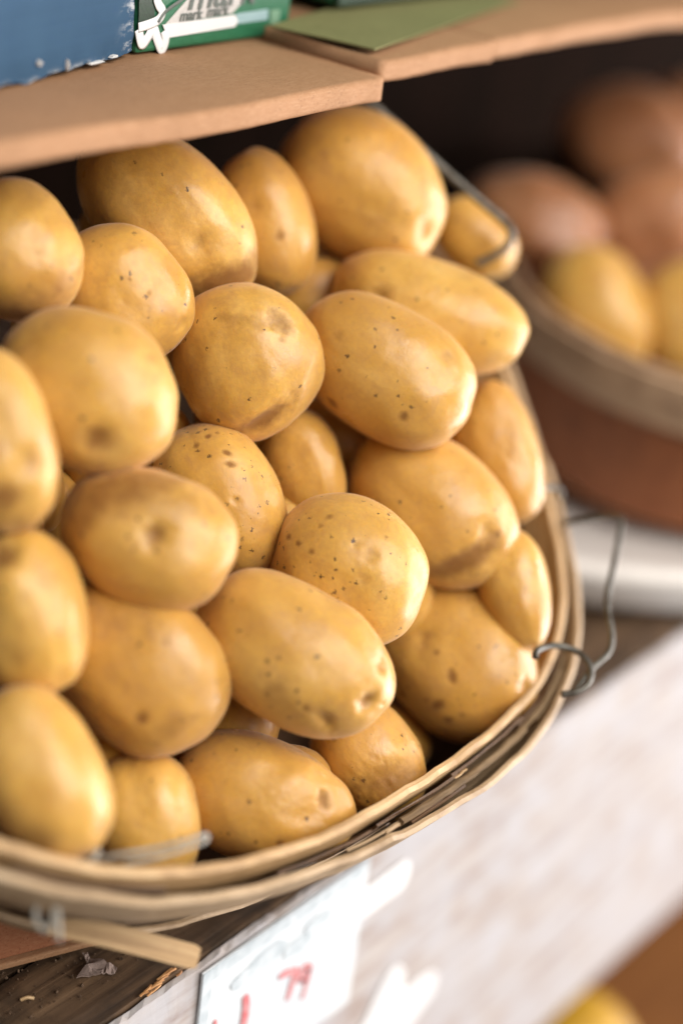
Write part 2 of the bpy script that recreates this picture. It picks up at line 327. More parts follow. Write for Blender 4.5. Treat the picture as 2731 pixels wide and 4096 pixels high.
POTATOES = [("pale potato cut by the photo's left edge, just under the cardboard lip", (0.0214, 0.1497, 0.3111), [(0.2748, -0.7237, 0.6331), (-0.6038, 0.3825, 0.6994), (-0.7483, -0.5744, -0.3318)],
  (0.0332, 0.0283, 0.0278), 0.27, 0.09, [(0.144, -0.277, -0.95, 0.00423, 0.025, 0.25, 1.0, -0.96), (0.732, 0.121, -0.67, 0.00866, 0.03, 0.55, 2.5, -1.4)]),
 ('long oval potato under the cardboard lip with a brown bruise along its lower end', (0.1272, 0.1573, 0.3071),
  [(0.3567, -0.6203, 0.6985), (-0.6866, 0.333, 0.6463), (-0.6335, -0.7101, -0.3071)], (0.0514, 0.032, 0.0368), 0.2025, 0.24,
  [(0.356, -0.049, -0.933, 0.00426, 0.06, 0.3, 1.0, -0.82), (0.803, 0.022, -0.595, 0.00809, 0.05, 0.85, 2.4, -0.96), (-0.626, -0.089, -0.775, 0.00639, 0.02, 0.25, 1.0, -0.82)]),
 ('narrow upright potato wedged between the two big potatoes under the shelf', (0.1885, 0.1478, 0.2963), [(0.0479, -0.6774, 0.7341), (-0.4944, 0.6225, 0.6067), (-0.8679, -0.3919, -0.305)],
  (0.0391, 0.0243, 0.028), 0.27, 0.8, [(-0.213, 0.085, -0.973, 0.00493, 0.05, 0.35, 1.0, -1.26), (0.209, -0.186, -0.96, 0.00202, 0.01, 0.6, 1.0, -1.26)]),
 ('large oval potato topmost on the right, next to the slanting rear wire', (0.2538, 0.1384, 0.3067), [(0.3659, -0.5208, 0.7713), (-0.7593, 0.3121, 0.571), (-0.5381, -0.7946, -0.2812)],
  (0.0486, 0.0386, 0.0392), 0.27, 0.58,
  [(0.777, -0.162, -0.608, 0.0042, 0.06, 0.45, 1.0, -0.73), (0.486, 0.028, -0.874, 0.007, 0.04, 0.2, 3, -0.3), (-0.691, -0.332, -0.642, 0.007, 0.0, 0.15, 1.0, -0.73)]),
 ("small potato peeking out below the rear wire's lower bend", (0.3371, 0.1159, 0.2717), [(0.289, -0.5183, 0.8049), (-0.7775, 0.3634, 0.5132), (-0.5585, -0.7741, -0.298)],
  (0.0266, 0.0197, 0.0208), 0.27, 0.09, []),
 ('smooth potato with one pale pit near its right edge, over the deep-eyed one', (0.0726, 0.1327, 0.2852), [(0.245, -0.6993, 0.6715), (-0.6425, 0.4016, 0.6526), (-0.7261, -0.5913, -0.3509)],
  (0.0353, 0.0304, 0.0297), 0.4725, 0.43,
  [(0.729, -0.504, -0.463, 0.00304, 0.06, 0.2, 1.0, -0.96), (-0.134, -0.249, -0.959, 0.00081, 0.0, 0.7, 1.0, -0.96), (0.169, -0.374, -0.912, 0.00101, 0, 0.6, 1.0, -0.96)]),
 ('big round potato with a single deep brown eye low on its face, upper left', (0.01, 0.0887, 0.27), [(0.5299, -0.5495, 0.6459), (-0.7593, 0.0318, 0.65), (-0.3777, -0.8349, -0.4003)],
  (0.0403, 0.0346, 0.0338), 0.27, 0.48,
  [(0.312, 0.46, -0.831, 0.00486, 0.09, 0.75, 1.0, -0.49), (0.323, -0.779, -0.538, 0.01122, 0.0, 0.3, 1.0, -0.49), (-0.721, -0.257, -0.644, 0.01122, 0, 0.25, 1.0, -0.49)]),
 ('round potato with a cracked scar and pale flake on its underside, centre of the heap', (0.1196, 0.0927, 0.256),
  [(0.2006, -0.6723, 0.7126), (-0.6877, 0.4214, 0.5912), (-0.6978, -0.6086, -0.3778)], (0.0377, 0.0352, 0.033), 0.4725, 0.16,
  [(0.716, 0.332, -0.614, 0.0046, 0.1, 0.9, 2.2, -1.57), (-0.147, -0.625, -0.766, 0.00376, 0.04, 0.6, 1.6, -0.09), (-0.444, -0.223, -0.868, 0.00334, 0.03, 0.4, 3, -0.79),
   (0.039, -0.522, -0.852, 0.00167, 0, 0.5, 1.0, -0.96)]),
 ('long smooth potato with two dark dots near its lower side, right of the cracked one', (0.1813, 0.0567, 0.2483),
  [(0.39, -0.5195, 0.7603), (-0.834, 0.1507, 0.5308), (-0.3903, -0.8411, -0.3745)], (0.0487, 0.0325, 0.0361), 0.27, 0.73,
  [(-0.232, 0.83, -0.508, 0.00238, 0.02, 0.7, 1.0, -0.58), (0.392, 0.384, -0.836, 0.00195, 0.01, 0.8, 1.0, -0.58), (0.436, -0.667, -0.604, 0.00303, 0.02, 0.4, 1.0, -0.58),
   (-0.524, -0.094, -0.847, 0.0026, 0, 0.35, 1.0, -0.58), (-0.41, -0.326, -0.852, 0.00865, 0, 0.15, 1.0, -0.58)]),
 ("long potato lying level beside the neighbouring basket's rim, with a small dimple", (0.2441, 0.0766, 0.2577),
  [(0.4993, -0.3721, 0.7825), (-0.8525, -0.0494, 0.5204), (-0.155, -0.9269, -0.3419)], (0.054, 0.0284, 0.0355), 0.27, 0.11,
  [(-0.484, -0.046, -0.874, 0.00367, 0.07, 0.5, 1.0, -0.31), (0.321, -0.905, -0.278, 0.00687, -0.02, 0, 1.0, -0.31)]),
 ('pale blurred potato at the left edge with a dimple, overlapping the deep-eyed one', (-0.0459, 0.0823, 0.264),
  [(-0.0724, -0.7956, 0.6015), (-0.4887, 0.554, 0.674), (-0.8694, -0.2452, -0.4289)], (0.0381, 0.0237, 0.0272), 0.27, 0.39,
  [(0.319, -0.427, -0.846, 0.0046, 0.07, 0.3, 1.0, -1.33), (0.564, 0.124, -0.816, 0.00531, 0.02, 0.8, 1.0, -1.33), (0.864, 0.073, -0.499, 0.00531, 0.0, 0.3, 1.0, -1.33)]),
 ('potato with dark brown blotches over its top and a central eye, left of centre', (0.0104, 0.0465, 0.2158),
  [(0.5109, -0.5642, 0.6485), (-0.8017, -0.0405, 0.5964), (-0.3102, -0.8246, -0.473)], (0.0389, 0.0297, 0.0308), 0.3375, 0.52,
  [(0.045, -0.056, -0.997, 0.00413, 0.08, 0.7, 1.0, -0.44), (-0.432, -0.529, -0.731, 0.00939, 0.0, 0.75, 2.2, -0.79), (-0.684, -0.022, -0.729, 0.00751, 0, 0.6, 1.0, -0.44),
   (0.03, -0.598, -0.801, 0.00845, 0, 0.45, 2, -0.44), (0.166, -0.823, -0.543, 0.00563, 0, 0.3, 1.0, -0.44), (-0.949, -0.2, -0.243, 0.00563, 0, 0.4, 1.0, -0.44)]),
 ('rough potato with many small dark flecks, right behind the blotched one', (0.0885, 0.0735, 0.1981), [(0.0699, -0.7271, 0.683), (-0.6662, 0.4756, 0.5745), (-0.7425, -0.4951, -0.4511)],
  (0.0404, 0.0274, 0.0301), 1.2, 0.43,
  [(-0.427, -0.405, -0.809, 0.00104, 0.01, 0.95, 2, -0.91), (-0.306, -0.38, -0.873, 0.00104, 0.01, 0.95, 2, -1.08), (-0.708, -0.277, -0.649, 0.00104, 0, 0.9, 1.0, -1.08),
   (-0.682, -0.431, -0.59, 0.00083, 0, 0.8, 1.0, -1.08), (-0.677, -0.035, -0.735, 0.00104, 0, 0.8, 1.0, -1.08), (-0.871, -0.318, -0.375, 0.00124, 0, 0.6, 1.0, -1.08),
   (0.161, -0.727, -0.667, 0.00726, 0.04, 0.15, 1, -1.08), (0.082, -0.179, -0.98, 0.00104, 0.02, 0.3, 1.0, -1.08)]),
 ('small upright potato set back between the flecked one and its right neighbour', (0.1479, 0.0724, 0.1976),
  [(-0.0544, -0.6933, 0.7186), (-0.573, 0.6111, 0.5462), (-0.8178, -0.382, -0.4305)], (0.0314, 0.0199, 0.0227), 0.27, 0.59, [(-0.256, -0.015, -0.967, 0.00305, 0.02, 0.2, 1.0, -1.26)]),
 ('large potato with a brown crease along its lower right, above the speckled end one', (0.1961, 0.0267, 0.1797),
  [(0.2914, -0.5855, 0.7565), (-0.8525, 0.1997, 0.483), (-0.4339, -0.7857, -0.441)], (0.0479, 0.0346, 0.0369), 0.27, 0.74,
  [(0.629, 0.331, -0.703, 0.00579, 0.08, 0.9, 2.6, -1.15), (0.603, -0.247, -0.759, 0.00356, 0.04, 0.3, 1.0, -0.66), (-0.16, -0.432, -0.887, 0.01336, 0.03, 0.1, 2, -1.01),
   (-0.809, -0.31, -0.499, 0.00401, 0, 0.4, 1.0, -0.66)]),
 ("lumpy upright potato with a large hollow, beside the basket's right rim", (0.2637, 0.0314, 0.1893), [(-0.0936, -0.6091, 0.7876), (-0.5636, 0.6845, 0.4624), (-0.8207, -0.4006, -0.4074)],
  (0.0405, 0.0221, 0.0271), 0.27, 0.96, [(-0.241, -0.339, -0.91, 0.00938, 0.16, 0.2, 1.7, 0.02), (0.309, -0.33, -0.892, 0.00516, 0.04, 0.1, 1.0, -1.29)]),
 ('round potato sprinkled with fine dark dots, in the middle of the lower heap', (0.1106, 0.0123, 0.1787),
  [(0.4079, -0.5655, 0.7168), (-0.8621, 0.0201, 0.5064), (-0.3008, -0.8245, -0.4793)], (0.0392, 0.0346, 0.0334), 1.2, 0.28,
  [(0.169, -0.32, -0.932, 0.00288, 0.03, 0.3, 1.0, -0.49), (-0.043, -0.349, -0.936, 0.00123, 0.02, 0.4, 1.0, -0.49), (-0.643, -0.022, -0.766, 0.00103, 0, 0.8, 1.0, -0.49),
   (-0.784, -0.04, -0.62, 0.00103, 0, 0.8, 1.0, -0.49), (-0.452, -0.001, -0.892, 0.00103, 0, 0.8, 1.0, -0.49), (-0.496, -0.35, -0.795, 0.00103, 0, 0.8, 1.0, -0.49),
   (-0.452, -0.513, -0.73, 0.00123, 0, 0.6, 1.0, -0.49), (0.224, -0.613, -0.758, 0.00103, 0, 0.7, 1.0, -0.49), (0.238, -0.007, -0.971, 0.00206, 0.02, 0.2, 1.0, -0.49),
   (0.17, 0.17, -0.971, 0.00617, 0.03, 0, 1.0, -0.49)]),
 ('long potato with three pits at its right end, lowest big one in the centre', (0.056, -0.0036, 0.1608), [(0.3682, -0.6324, 0.6815), (-0.8586, 0.0499, 0.5102), (-0.3567, -0.773, -0.5247)],
  (0.0473, 0.0318, 0.0351), 0.54, 0.65,
  [(0.799, -0.02, -0.601, 0.00333, 0.1, 0.75, 1.0, -0.56), (0.71, -0.491, -0.504, 0.00254, 0.06, 0.35, 1.0, -0.56), (0.563, 0.516, -0.646, 0.00235, 0.06, 0.4, 2, 0.66),
   (0.34, 0.48, -0.809, 0.00137, 0.01, 0.85, 1.0, -0.56), (-0.33, 0.771, -0.544, 0.00137, 0, 0.7, 1.0, -0.56), (0.049, 0.493, -0.869, 0.00509, 0, 0.45, 1.0, -0.56),
   (0.077, 0.967, -0.243, 0.00352, 0, 0.5, 2, -0.56), (0.277, -0.93, -0.243, 0.0088, -0.05, 0, 1.0, -0.56), (-0.012, -0.888, -0.459, 0.00685, 0.05, 0, 1.0, -0.56)]),
 ('roundish potato with dark scabs on its lower left, resting by the lower right rim', (0.1943, -0.0065, 0.104),
  [(0.0843, -0.6692, 0.7383), (-0.8161, 0.3787, 0.4365), (-0.5717, -0.6393, -0.5142)], (0.0451, 0.0375, 0.0373), 0.7425000000000002, 0.7,
  [(0.667, -0.479, -0.571, 0.00272, 0.05, 0.3, 1.0, -0.91), (0.117, 0.188, -0.975, 0.00159, 0.01, 0.9, 1.6, 0.49), (-0.075, 0.863, -0.499, 0.00204, 0.01, 0.9, 1.0, -0.91),
   (0.256, 0.552, -0.793, 0.00204, 0.01, 0.9, 1.6, -1.43), (0.138, 0.635, -0.76, 0.00136, 0, 0.8, 1.0, -0.91), (0.44, 0.569, -0.695, 0.00181, 0, 0.9, 1.0, -0.91),
   (0.494, 0.386, -0.779, 0.00136, 0, 0.7, 1.0, -0.91), (-0.089, 0.734, -0.673, 0.00113, 0, 0.8, 1.0, -0.91), (-0.472, 0.179, -0.863, 0.00363, 0.03, 0.3, 1.0, -0.91),
   (-0.202, 0.161, -0.966, 0.00113, 0, 0.7, 1.0, -0.91)]),
 ('small glossy potato against the inside of the right rim, above the wire hook', (0.2147, -0.021, 0.1445),
  [(-0.1759, -0.6136, 0.7698), (-0.5747, 0.6989, 0.4258), (-0.7992, -0.3675, -0.4756)], (0.0329, 0.0186, 0.0225), 0.27, 0.29, [(-0.535, -0.085, -0.84, 0.00448, 0.02, 0.1, 1.0, -1.33)]),
 ('blurred potato with a dark eye, left edge at mid height of the heap', (-0.0499, 0.0564, 0.1973), [(-0.1299, -0.7997, 0.5861), (-0.5514, 0.5496, 0.6277), (-0.8241, -0.2417, -0.5123)],
  (0.0362, 0.0252, 0.0274), 0.27, 0.0,
  [(-0.625, 0.15, -0.766, 0.00505, 0.07, 0.8, 1.0, -1.33), (-0.284, -0.46, -0.841, 0.00541, 0, 0.35, 1.0, -1.33), (-0.149, -0.039, -0.988, 0.00451, 0.02, 0.3, 1.0, -1.33),
   (0.475, 0.26, -0.841, 0.0036, 0, 0.3, 1.0, -1.33)]),
 ('large plump potato with one black dot near its bottom, lower left of the heap', (-0.0019, 0.0367, 0.1604),
  [(0.2558, -0.7413, 0.6205), (-0.7937, 0.2054, 0.5726), (-0.5519, -0.6389, -0.5358)], (0.0429, 0.0352, 0.0352), 0.27, 0.97,
  [(0.395, 0.404, -0.825, 0.00229, 0.03, 0.9, 1.0, -0.79), (-0.354, -0.315, -0.881, 0.00762, 0, 0.3, 2, -0.61), (0.666, 0.229, -0.71, 0.00533, 0.02, 0.45, 1.8, -1.31),
   (-0.131, 0.734, -0.666, 0.00381, 0, 0.35, 1.0, -0.79), (-0.099, -0.082, -0.992, 0.00495, 0, 0.25, 1.0, -0.79), (0.045, -0.412, -0.91, 0.0019, 0, 0.4, 1.0, -0.79)]),
 ('blurred potato at the lower left corner of the heap, leaning on the rim', (-0.0772, 0.0169, 0.1493), [(0.0731, -0.8259, 0.559), (-0.7411, 0.3301, 0.5847), (-0.6674, -0.457, -0.5879)],
  (0.0396, 0.0258, 0.029), 0.27, 0.3, [(-0.394, -0.011, -0.919, 0.00702, 0.03, 0.1, 1.0, -1.01), (0.528, 0.464, -0.711, 0.00614, 0.03, 0.5, 1.0, -1.01)]),
 ('small ridged potato behind the lying wire at the lower left rim', (-0.0169, 0.0104, 0.099), [(-0.1268, -0.7957, 0.5923), (-0.6817, 0.5036, 0.5307), (-0.7206, -0.3365, -0.6063)],
  (0.0307, 0.0245, 0.0248), 0.27, 0.31, [(-0.542, -0.036, -0.84, 0.00497, 0.07, 0.2, 1.8, 0.0), (-0.255, -0.328, -0.91, 0.00574, -0.05, 0, 1.0, -1.22)]),
 ('potato with a raised ridge and a small eye, lying on the front rim', (0.0381, -0.0108, 0.0941), [(0.5037, -0.579, 0.6411), (-0.85, -0.1996, 0.4875), (-0.1543, -0.7905, -0.5927)],
  (0.0424, 0.0287, 0.0316), 0.405, 0.89,
  [(0.604, -0.327, -0.727, 0.00279, 0.07, 0.75, 1.0, -0.31), (0.21, -0.412, -0.887, 0.00438, -0.05, 0, 3, -1.01), (0.569, -0.029, -0.822, 0.00438, 0.05, 0.1, 1.0, -0.31),
   (0.295, 0.547, -0.783, 0.00139, 0.01, 0.8, 1.0, -0.31), (-0.375, 0.684, -0.626, 0.00139, 0, 0.6, 1.0, -0.31), (0.342, -0.908, -0.243, 0.00179, 0.01, 0.4, 1.0, -0.31)]),
 ('small shiny potato with a deep fold and pale fleck, beside the front rim', (0.1048, -0.0199, 0.0907), [(0.005, -0.726, 0.6876), (-0.7846, 0.4235, 0.4528), (-0.62, -0.5417, -0.5675)],
  (0.0333, 0.0247, 0.026), 0.945, 0.59,
  [(0.414, -0.11, -0.904, 0.00631, 0.16, 0.55, 2.2, -1.33), (0.475, -0.16, -0.865, 0.00147, -0.03, 0, 1.0, -1.01), (-0.466, 0.32, -0.825, 0.00105, 0, 0.8, 1.0, -1.01),
   (-0.622, 0.494, -0.608, 0.00105, 0, 0.8, 1.0, -1.01), (0.227, 0.292, -0.929, 0.00084, 0, 0.8, 1.0, -1.01), (0.393, 0.585, -0.709, 0.00084, 0, 0.7, 1.0, -1.01),
   (0.054, -0.311, -0.949, 0.00631, -0.03, 0, 1.0, -1.01)]),
 ('shaded speckled potato in the dark gap above the ridged ones at the front', (0.041, 0.0406, 0.0986), [(0.7804, 0.0178, 0.625), (-0.4108, -0.7389, 0.5341), (0.4713, -0.6736, -0.5693)],
  (0.0219, 0.0146, 0.0162), 1.08, 0.47, []),
 ('shaded potato half hidden below the pale one at the left edge', (0.0106, 0.1225, 0.2085), [(-0.1442, -0.7808, 0.6079), (-0.4694, 0.5947, 0.6526), (-0.8711, -0.1913, -0.4523)],
  (0.0222, 0.0157, 0.0169), 0.54, 0.77, []),
 ('sliver of potato showing under the right end of the deep-eyed one', (0.0883, 0.1201, 0.2094), [(0.7019, 0.2559, 0.6647), (-0.3176, -0.7229, 0.6136), (0.6376, -0.6418, -0.4262)],
  (0.0204, 0.0133, 0.015), 0.27, 0.03, []),
 ('dark potato deep in the gap left of the blotched one', (0.0346, 0.1234, 0.1823), [(-0.0228, -0.7869, 0.6166), (-0.5809, 0.5124, 0.6324), (-0.8136, -0.3438, -0.4688)],
  (0.0251, 0.0178, 0.0191), 0.27, 0.71, []),
 ('dim potato in the gap below the narrow upright one', (0.2431, 0.15, 0.2519), [(0.6457, 0.1533, 0.748), (-0.5134, -0.638, 0.5739), (0.5652, -0.7546, -0.3332)], (0.0231, 0.017, 0.0179),
  0.27, 0.37, []),
 ('potato in deep shade under the scabby one by the front rim', (0.1641, 0.0119, 0.0601), [(0.4477, -0.5592, 0.6978), (-0.8809, -0.1417, 0.4516), (-0.1537, -0.8168, -0.556)],
  (0.0255, 0.0174, 0.0191), 0.27, 0.09, []),
 ('small dark potato in the gap between two potatoes at the left edge', (-0.0138, 0.1094, 0.2062), [(0.503, -0.6278, 0.594), (-0.7561, 0.0134, 0.6543), (-0.4187, -0.7783, -0.4679)],
  (0.0176, 0.0117, 0.013), 0.27, 0.66, []),
 ('potato deep inside the heap, barely seen through the dark gaps', (0.1959, 0.0856, 0.1947), [(0.502, -0.4526, 0.737), (-0.8426, -0.0637, 0.5348), (-0.1951, -0.8894, -0.4134)],
  (0.029, 0.022, 0.0229), 0.27, 0.93, []),
 ('potato deep inside the heap, barely seen through the dark gaps', (0.1306, 0.0643, 0.1635), [(-0.0196, -0.714, 0.6999), (-0.6435, 0.5448, 0.5377), (-0.7652, -0.4398, -0.4701)],
  (0.0276, 0.021, 0.0218), 0.27, 0.21, []),
 ('potato deep inside the heap, barely seen through the dark gaps', (0.0523, 0.0214, 0.1085), [(-0.6095, -0.461, 0.645), (-0.097, 0.8508, 0.5165), (-0.7869, 0.2522, -0.5632)],
  (0.0259, 0.0197, 0.0205), 0.27, 0.63, []),
 ('potato deep inside the heap, barely seen through the dark gaps', (0.0394, 0.073, 0.1512), [(-0.7712, 0.0792, 0.6317), (0.5384, 0.6106, 0.5808), (-0.3397, 0.788, -0.5135)],
  (0.0258, 0.0196, 0.0204), 0.27, 0.3, []),
 ('potato deep inside the heap, barely seen through the dark gaps', (-0.0122, 0.0634, 0.1298), [(0.4702, -0.6587, 0.5874), (-0.8076, -0.0527, 0.5874), (-0.356, -0.7506, -0.5567)],
  (0.0248, 0.0189, 0.0196), 0.27, 0.74, []),
 ('potato deep inside the heap, barely seen through the dark gaps', (0.0566, 0.1243, 0.2006), [(-0.0764, -0.7659, 0.6384), (-0.5219, 0.5762, 0.629), (-0.8496, -0.2851, -0.4437)],
  (0.0264, 0.02, 0.0208), 0.27, 0.72, []),
 ('potato deep inside the heap, barely seen through the dark gaps', (0.1459, 0.1609, 0.2514), [(-0.5409, -0.4765, 0.6931), (0.1242, 0.7697, 0.6261), (-0.8319, 0.4248, -0.3572)],
  (0.0283, 0.0215, 0.0224), 0.27, 0.22, []),
 ('potato deep inside the heap, barely seen through the dark gaps', (0.2215, 0.1423, 0.2488), [(-0.6683, 0.0696, 0.7406), (0.6861, 0.4424, 0.5775), (-0.2875, 0.8941, -0.3434)],
  (0.0298, 0.0226, 0.0235), 0.27, 0.83, []),
 ('potato deep inside the heap, barely seen through the dark gaps', (0.2148, 0.0726, 0.1868), [(0.3412, -0.5681, 0.7489), (-0.8394, 0.1746, 0.5148), (-0.4232, -0.8042, -0.4173)],
  (0.0293, 0.0223, 0.0232), 0.27, 0.66, []),
 ('potato deep inside the heap, barely seen through the dark gaps', (0.1753, 0.0284, 0.1409), [(-0.2377, -0.6401, 0.7306), (-0.4824, 0.7306, 0.4832), (-0.8431, -0.2375, -0.4825)],
  (0.0284, 0.0216, 0.0224), 0.27, 0.68, []),
 ('potato deep inside the heap, barely seen through the dark gaps', (0.2105, 0.0239, 0.1434), [(-0.6102, -0.2532, 0.7507), (0.2181, 0.8573, 0.4664), (-0.7617, 0.4483, -0.4679)],
  (0.0291, 0.0221, 0.023), 0.27, 0.82, []),
 ('potato deep inside the heap, barely seen through the dark gaps', (0.1463, 0.1138, 0.2101), [(-0.6795, 0.2094, 0.7031), (0.7192, 0.3793, 0.5821), (-0.1448, 0.9013, -0.4084)],
  (0.0281, 0.0214, 0.0222), 0.27, 0.43, []),
 ('potato deep inside the heap, barely seen through the dark gaps', (0.1392, 0.1947, 0.2797), [(0.3901, -0.6207, 0.6801), (-0.6981, 0.2823, 0.658), (-0.6004, -0.7315, -0.3232)],
  (0.0283, 0.0215, 0.0224), 0.27, 0.76, []),
 ('potato deep inside the heap, barely seen through the dark gaps', (0.0702, 0.1759, 0.2491), [(-0.2361, -0.7333, 0.6376), (-0.2943, 0.6793, 0.6723), (-0.9261, -0.029, -0.3762)],
  (0.0268, 0.0204, 0.0212), 0.27, 0.88, []),
 ('potato deep inside the heap, barely seen through the dark gaps', (0.2538, 0.1599, 0.2695), [(-0.5887, -0.2946, 0.7528), (0.3801, 0.721, 0.5794), (-0.7134, 0.6272, -0.3125)],
  (0.0305, 0.0232, 0.0241), 0.27, 0.1, []),
 ('potato deep inside the heap, barely seen through the dark gaps', (0.0588, -0.0028, 0.0886), [(0.6148, -0.4465, 0.6502), (-0.7882, -0.3787, 0.4851), (0.0296, -0.8107, -0.5847)],
  (0.0259, 0.0197, 0.0205), 0.27, 0.85, []),
 ('potato deep inside the heap, barely seen through the dark gaps', (0.2508, 0.0783, 0.1979), [(0.1758, -0.6177, 0.7665), (-0.7563, 0.4137, 0.5069), (-0.6302, -0.6688, -0.3944)],
  (0.0301, 0.0229, 0.0238), 0.27, 0.39, []),
 ('potato deep inside the heap, barely seen through the dark gaps', (-0.0157, 0.0353, 0.1038), [(-0.4856, -0.6492, 0.5854), (-0.3444, 0.7576, 0.5545), (-0.8035, 0.0677, -0.5915)],
  (0.0246, 0.0187, 0.0195), 0.27, 0.48, []),
 ('potato deep inside the heap, barely seen through the dark gaps', (0.0606, 0.0491, 0.135), [(-0.7531, -0.0977, 0.6506), (0.3747, 0.7492, 0.5462), (-0.5408, 0.6551, -0.5276)],
  (0.0262, 0.0199, 0.0207), 0.27, 0.15, [])]
RIM = (0.2272, 0.0003, -0.0363, 0.0127, 0.0017, 0.0012, -0.0104, 0.0021, 0.0028, 0.0028, 0.0028, 0.0031, 0.0006, 0.0016, 0.0014)
WIRES = {'left': [(-0.0708, -0.014, 0.1252), (-0.0773, -0.016, 0.1235), (-0.0845, -0.0149, 0.1243), (-0.0902, -0.0118, 0.1231), (-0.0947, -0.0104, 0.1197), (-0.0992, -0.0099, 0.1131),
          (-0.1012, -0.0119, 0.1053), (-0.0998, -0.0164, 0.1023), (-0.0968, -0.0171, 0.1086), (-0.0945, -0.0156, 0.114), (-0.0963, -0.0191, 0.107), (-0.0985, -0.0225, 0.0997)],
 'left2': [(-0.0793, -0.0138, 0.1227), (-0.0689, -0.0241, 0.1276), (-0.0564, -0.0313, 0.1283), (-0.0449, -0.0368, 0.1293), (-0.0344, -0.0376, 0.1275), (-0.0333, -0.0386, 0.1259),
           (-0.0383, -0.0393, 0.126), (-0.0566, -0.0345, 0.1265), (-0.0687, -0.0269, 0.1248)],
 'rear': [(0.2517, 0.1694, 0.3569), (0.2607, 0.1517, 0.3509), (0.2691, 0.1439, 0.3465), (0.2933, 0.1185, 0.3205), (0.3081, 0.1045, 0.3061), (0.32, 0.0883, 0.2931), (0.3213, 0.0823, 0.2882),
          (0.3185, 0.0808, 0.2819), (0.3138, 0.084, 0.276), (0.3057, 0.0915, 0.2694)],
 'right': [(0.1825, -0.0569, 0.1347), (0.1875, -0.0549, 0.1361), (0.2009, -0.0563, 0.1339), (0.2094, -0.0627, 0.1313), (0.2091, -0.0715, 0.1295), (0.2056, -0.077, 0.1263),
           (0.1998, -0.0793, 0.1232), (0.1941, -0.0777, 0.1204), (0.1878, -0.0725, 0.1185)],
 'right2': [(0.1937, -0.0754, 0.118), (0.2099, -0.0753, 0.1264), (0.2234, -0.0754, 0.1301), (0.2317, -0.0712, 0.1352), (0.242, -0.061, 0.1414), (0.2533, -0.0537, 0.1458),
            (0.2664, -0.0475, 0.1519), (0.2857, -0.0379, 0.1607), (0.2967, -0.032, 0.163), (0.2996, -0.0265, 0.163), (0.2983, -0.0182, 0.1593), (0.2915, -0.0073, 0.1543),
            (0.2889, -0.0021, 0.1518)],
 'slat': [(-0.0692, 0.0128, 0.0699), (-0.0502, -0.0061, 0.0631), (-0.0221, -0.0313, 0.0503)],
 'staple': [(0.271, 0.0086, 0.1688), (0.273, 0.009, 0.1723), (0.2857, 0.0088, 0.1703), (0.2924, 0.0068, 0.1678), (0.2936, 0.005, 0.1632)]}

# ------------------------------------------------------------------ setting: the market shelf
shelf = empty('shelf_deck', (0, 0, 0), None, None, kind='structure')
for k, (y0, y1, z) in enumerate([(.0045, .056, 0), (.0575, .150, -.0012), (.152, .262, .0005), (.264, .40, -.001), (.402, .53, 0)]):
    child('deck_board', wobble_box('deck_board', -.5, 1.5, y0, y1, -.022, z, 90, 5, 2, .0012, 30, .0015, k * 3.1), M_DECK, shelf)

def ragged(p, a):
    if a.z > .499:
        n_ = noise.noise(Vector((p.x * 55, 0, 3))) * .5 + noise.noise(Vector((p.x * 190, 2, 3))) * .5
        p.z += -.0015 + n_ * .0022
        if a.y < 0: p.z -= abs(noise.noise(Vector((p.x * 120, 5, 1)))) * .003
front = link('front_board', wobble_box('front_board', -.5, 1.5, 0, .004, -.30, 0, 420, 1, 14, .0004, 9, .0006, 4., ragged), M_WHITEWASH,
     label='broad whitewashed wooden board facing the aisle below the baskets', cat='board')
sp = empty('splinter_patch', (-.004, .003, .0), 'raw orange wood splinters broken out of the front board edge', 'splinter')
for k in range(12):
    x = -.014 + k * .0019 + random.uniform(-.001, .001); L = random.uniform(.004, .010); r = random.uniform(.0004, .0008); z0 = .0003 + random.uniform(0, .0006); y = .0035 + random.uniform(-.0015, .0035)
    q = [Vector((x - L / 2, y, z0)), Vector((x, y + random.uniform(-.0006, .0006), z0 + .0006)), Vector((x + L / 2, y + random.uniform(-.001, .001), z0 + .0001))]
    child('splinter', tube_mesh('splinter', smooth_path(q, 3), r, 5), M_RAW, sp)
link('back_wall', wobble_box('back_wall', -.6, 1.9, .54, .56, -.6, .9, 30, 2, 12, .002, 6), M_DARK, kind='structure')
link('upper_shelf_board', box_mesh('upper_shelf_board', -.6, 1.9, .25, .535, .345, .3665, .003), M_SHELF, kind='structure')
lower = link('lower_shelf_board', wobble_box('lower_shelf_board', -.4, 1.7, -.12, .53, -.50, -.475, 40, 8, 2, .001, 9), M_LOWER, kind='structure')
link('lower_back_board', wobble_box('lower_back_board', -.4, 1.7, .16, .18, -.472, -.024, 40, 2, 8, .001, 9), M_LOWER, kind='structure')

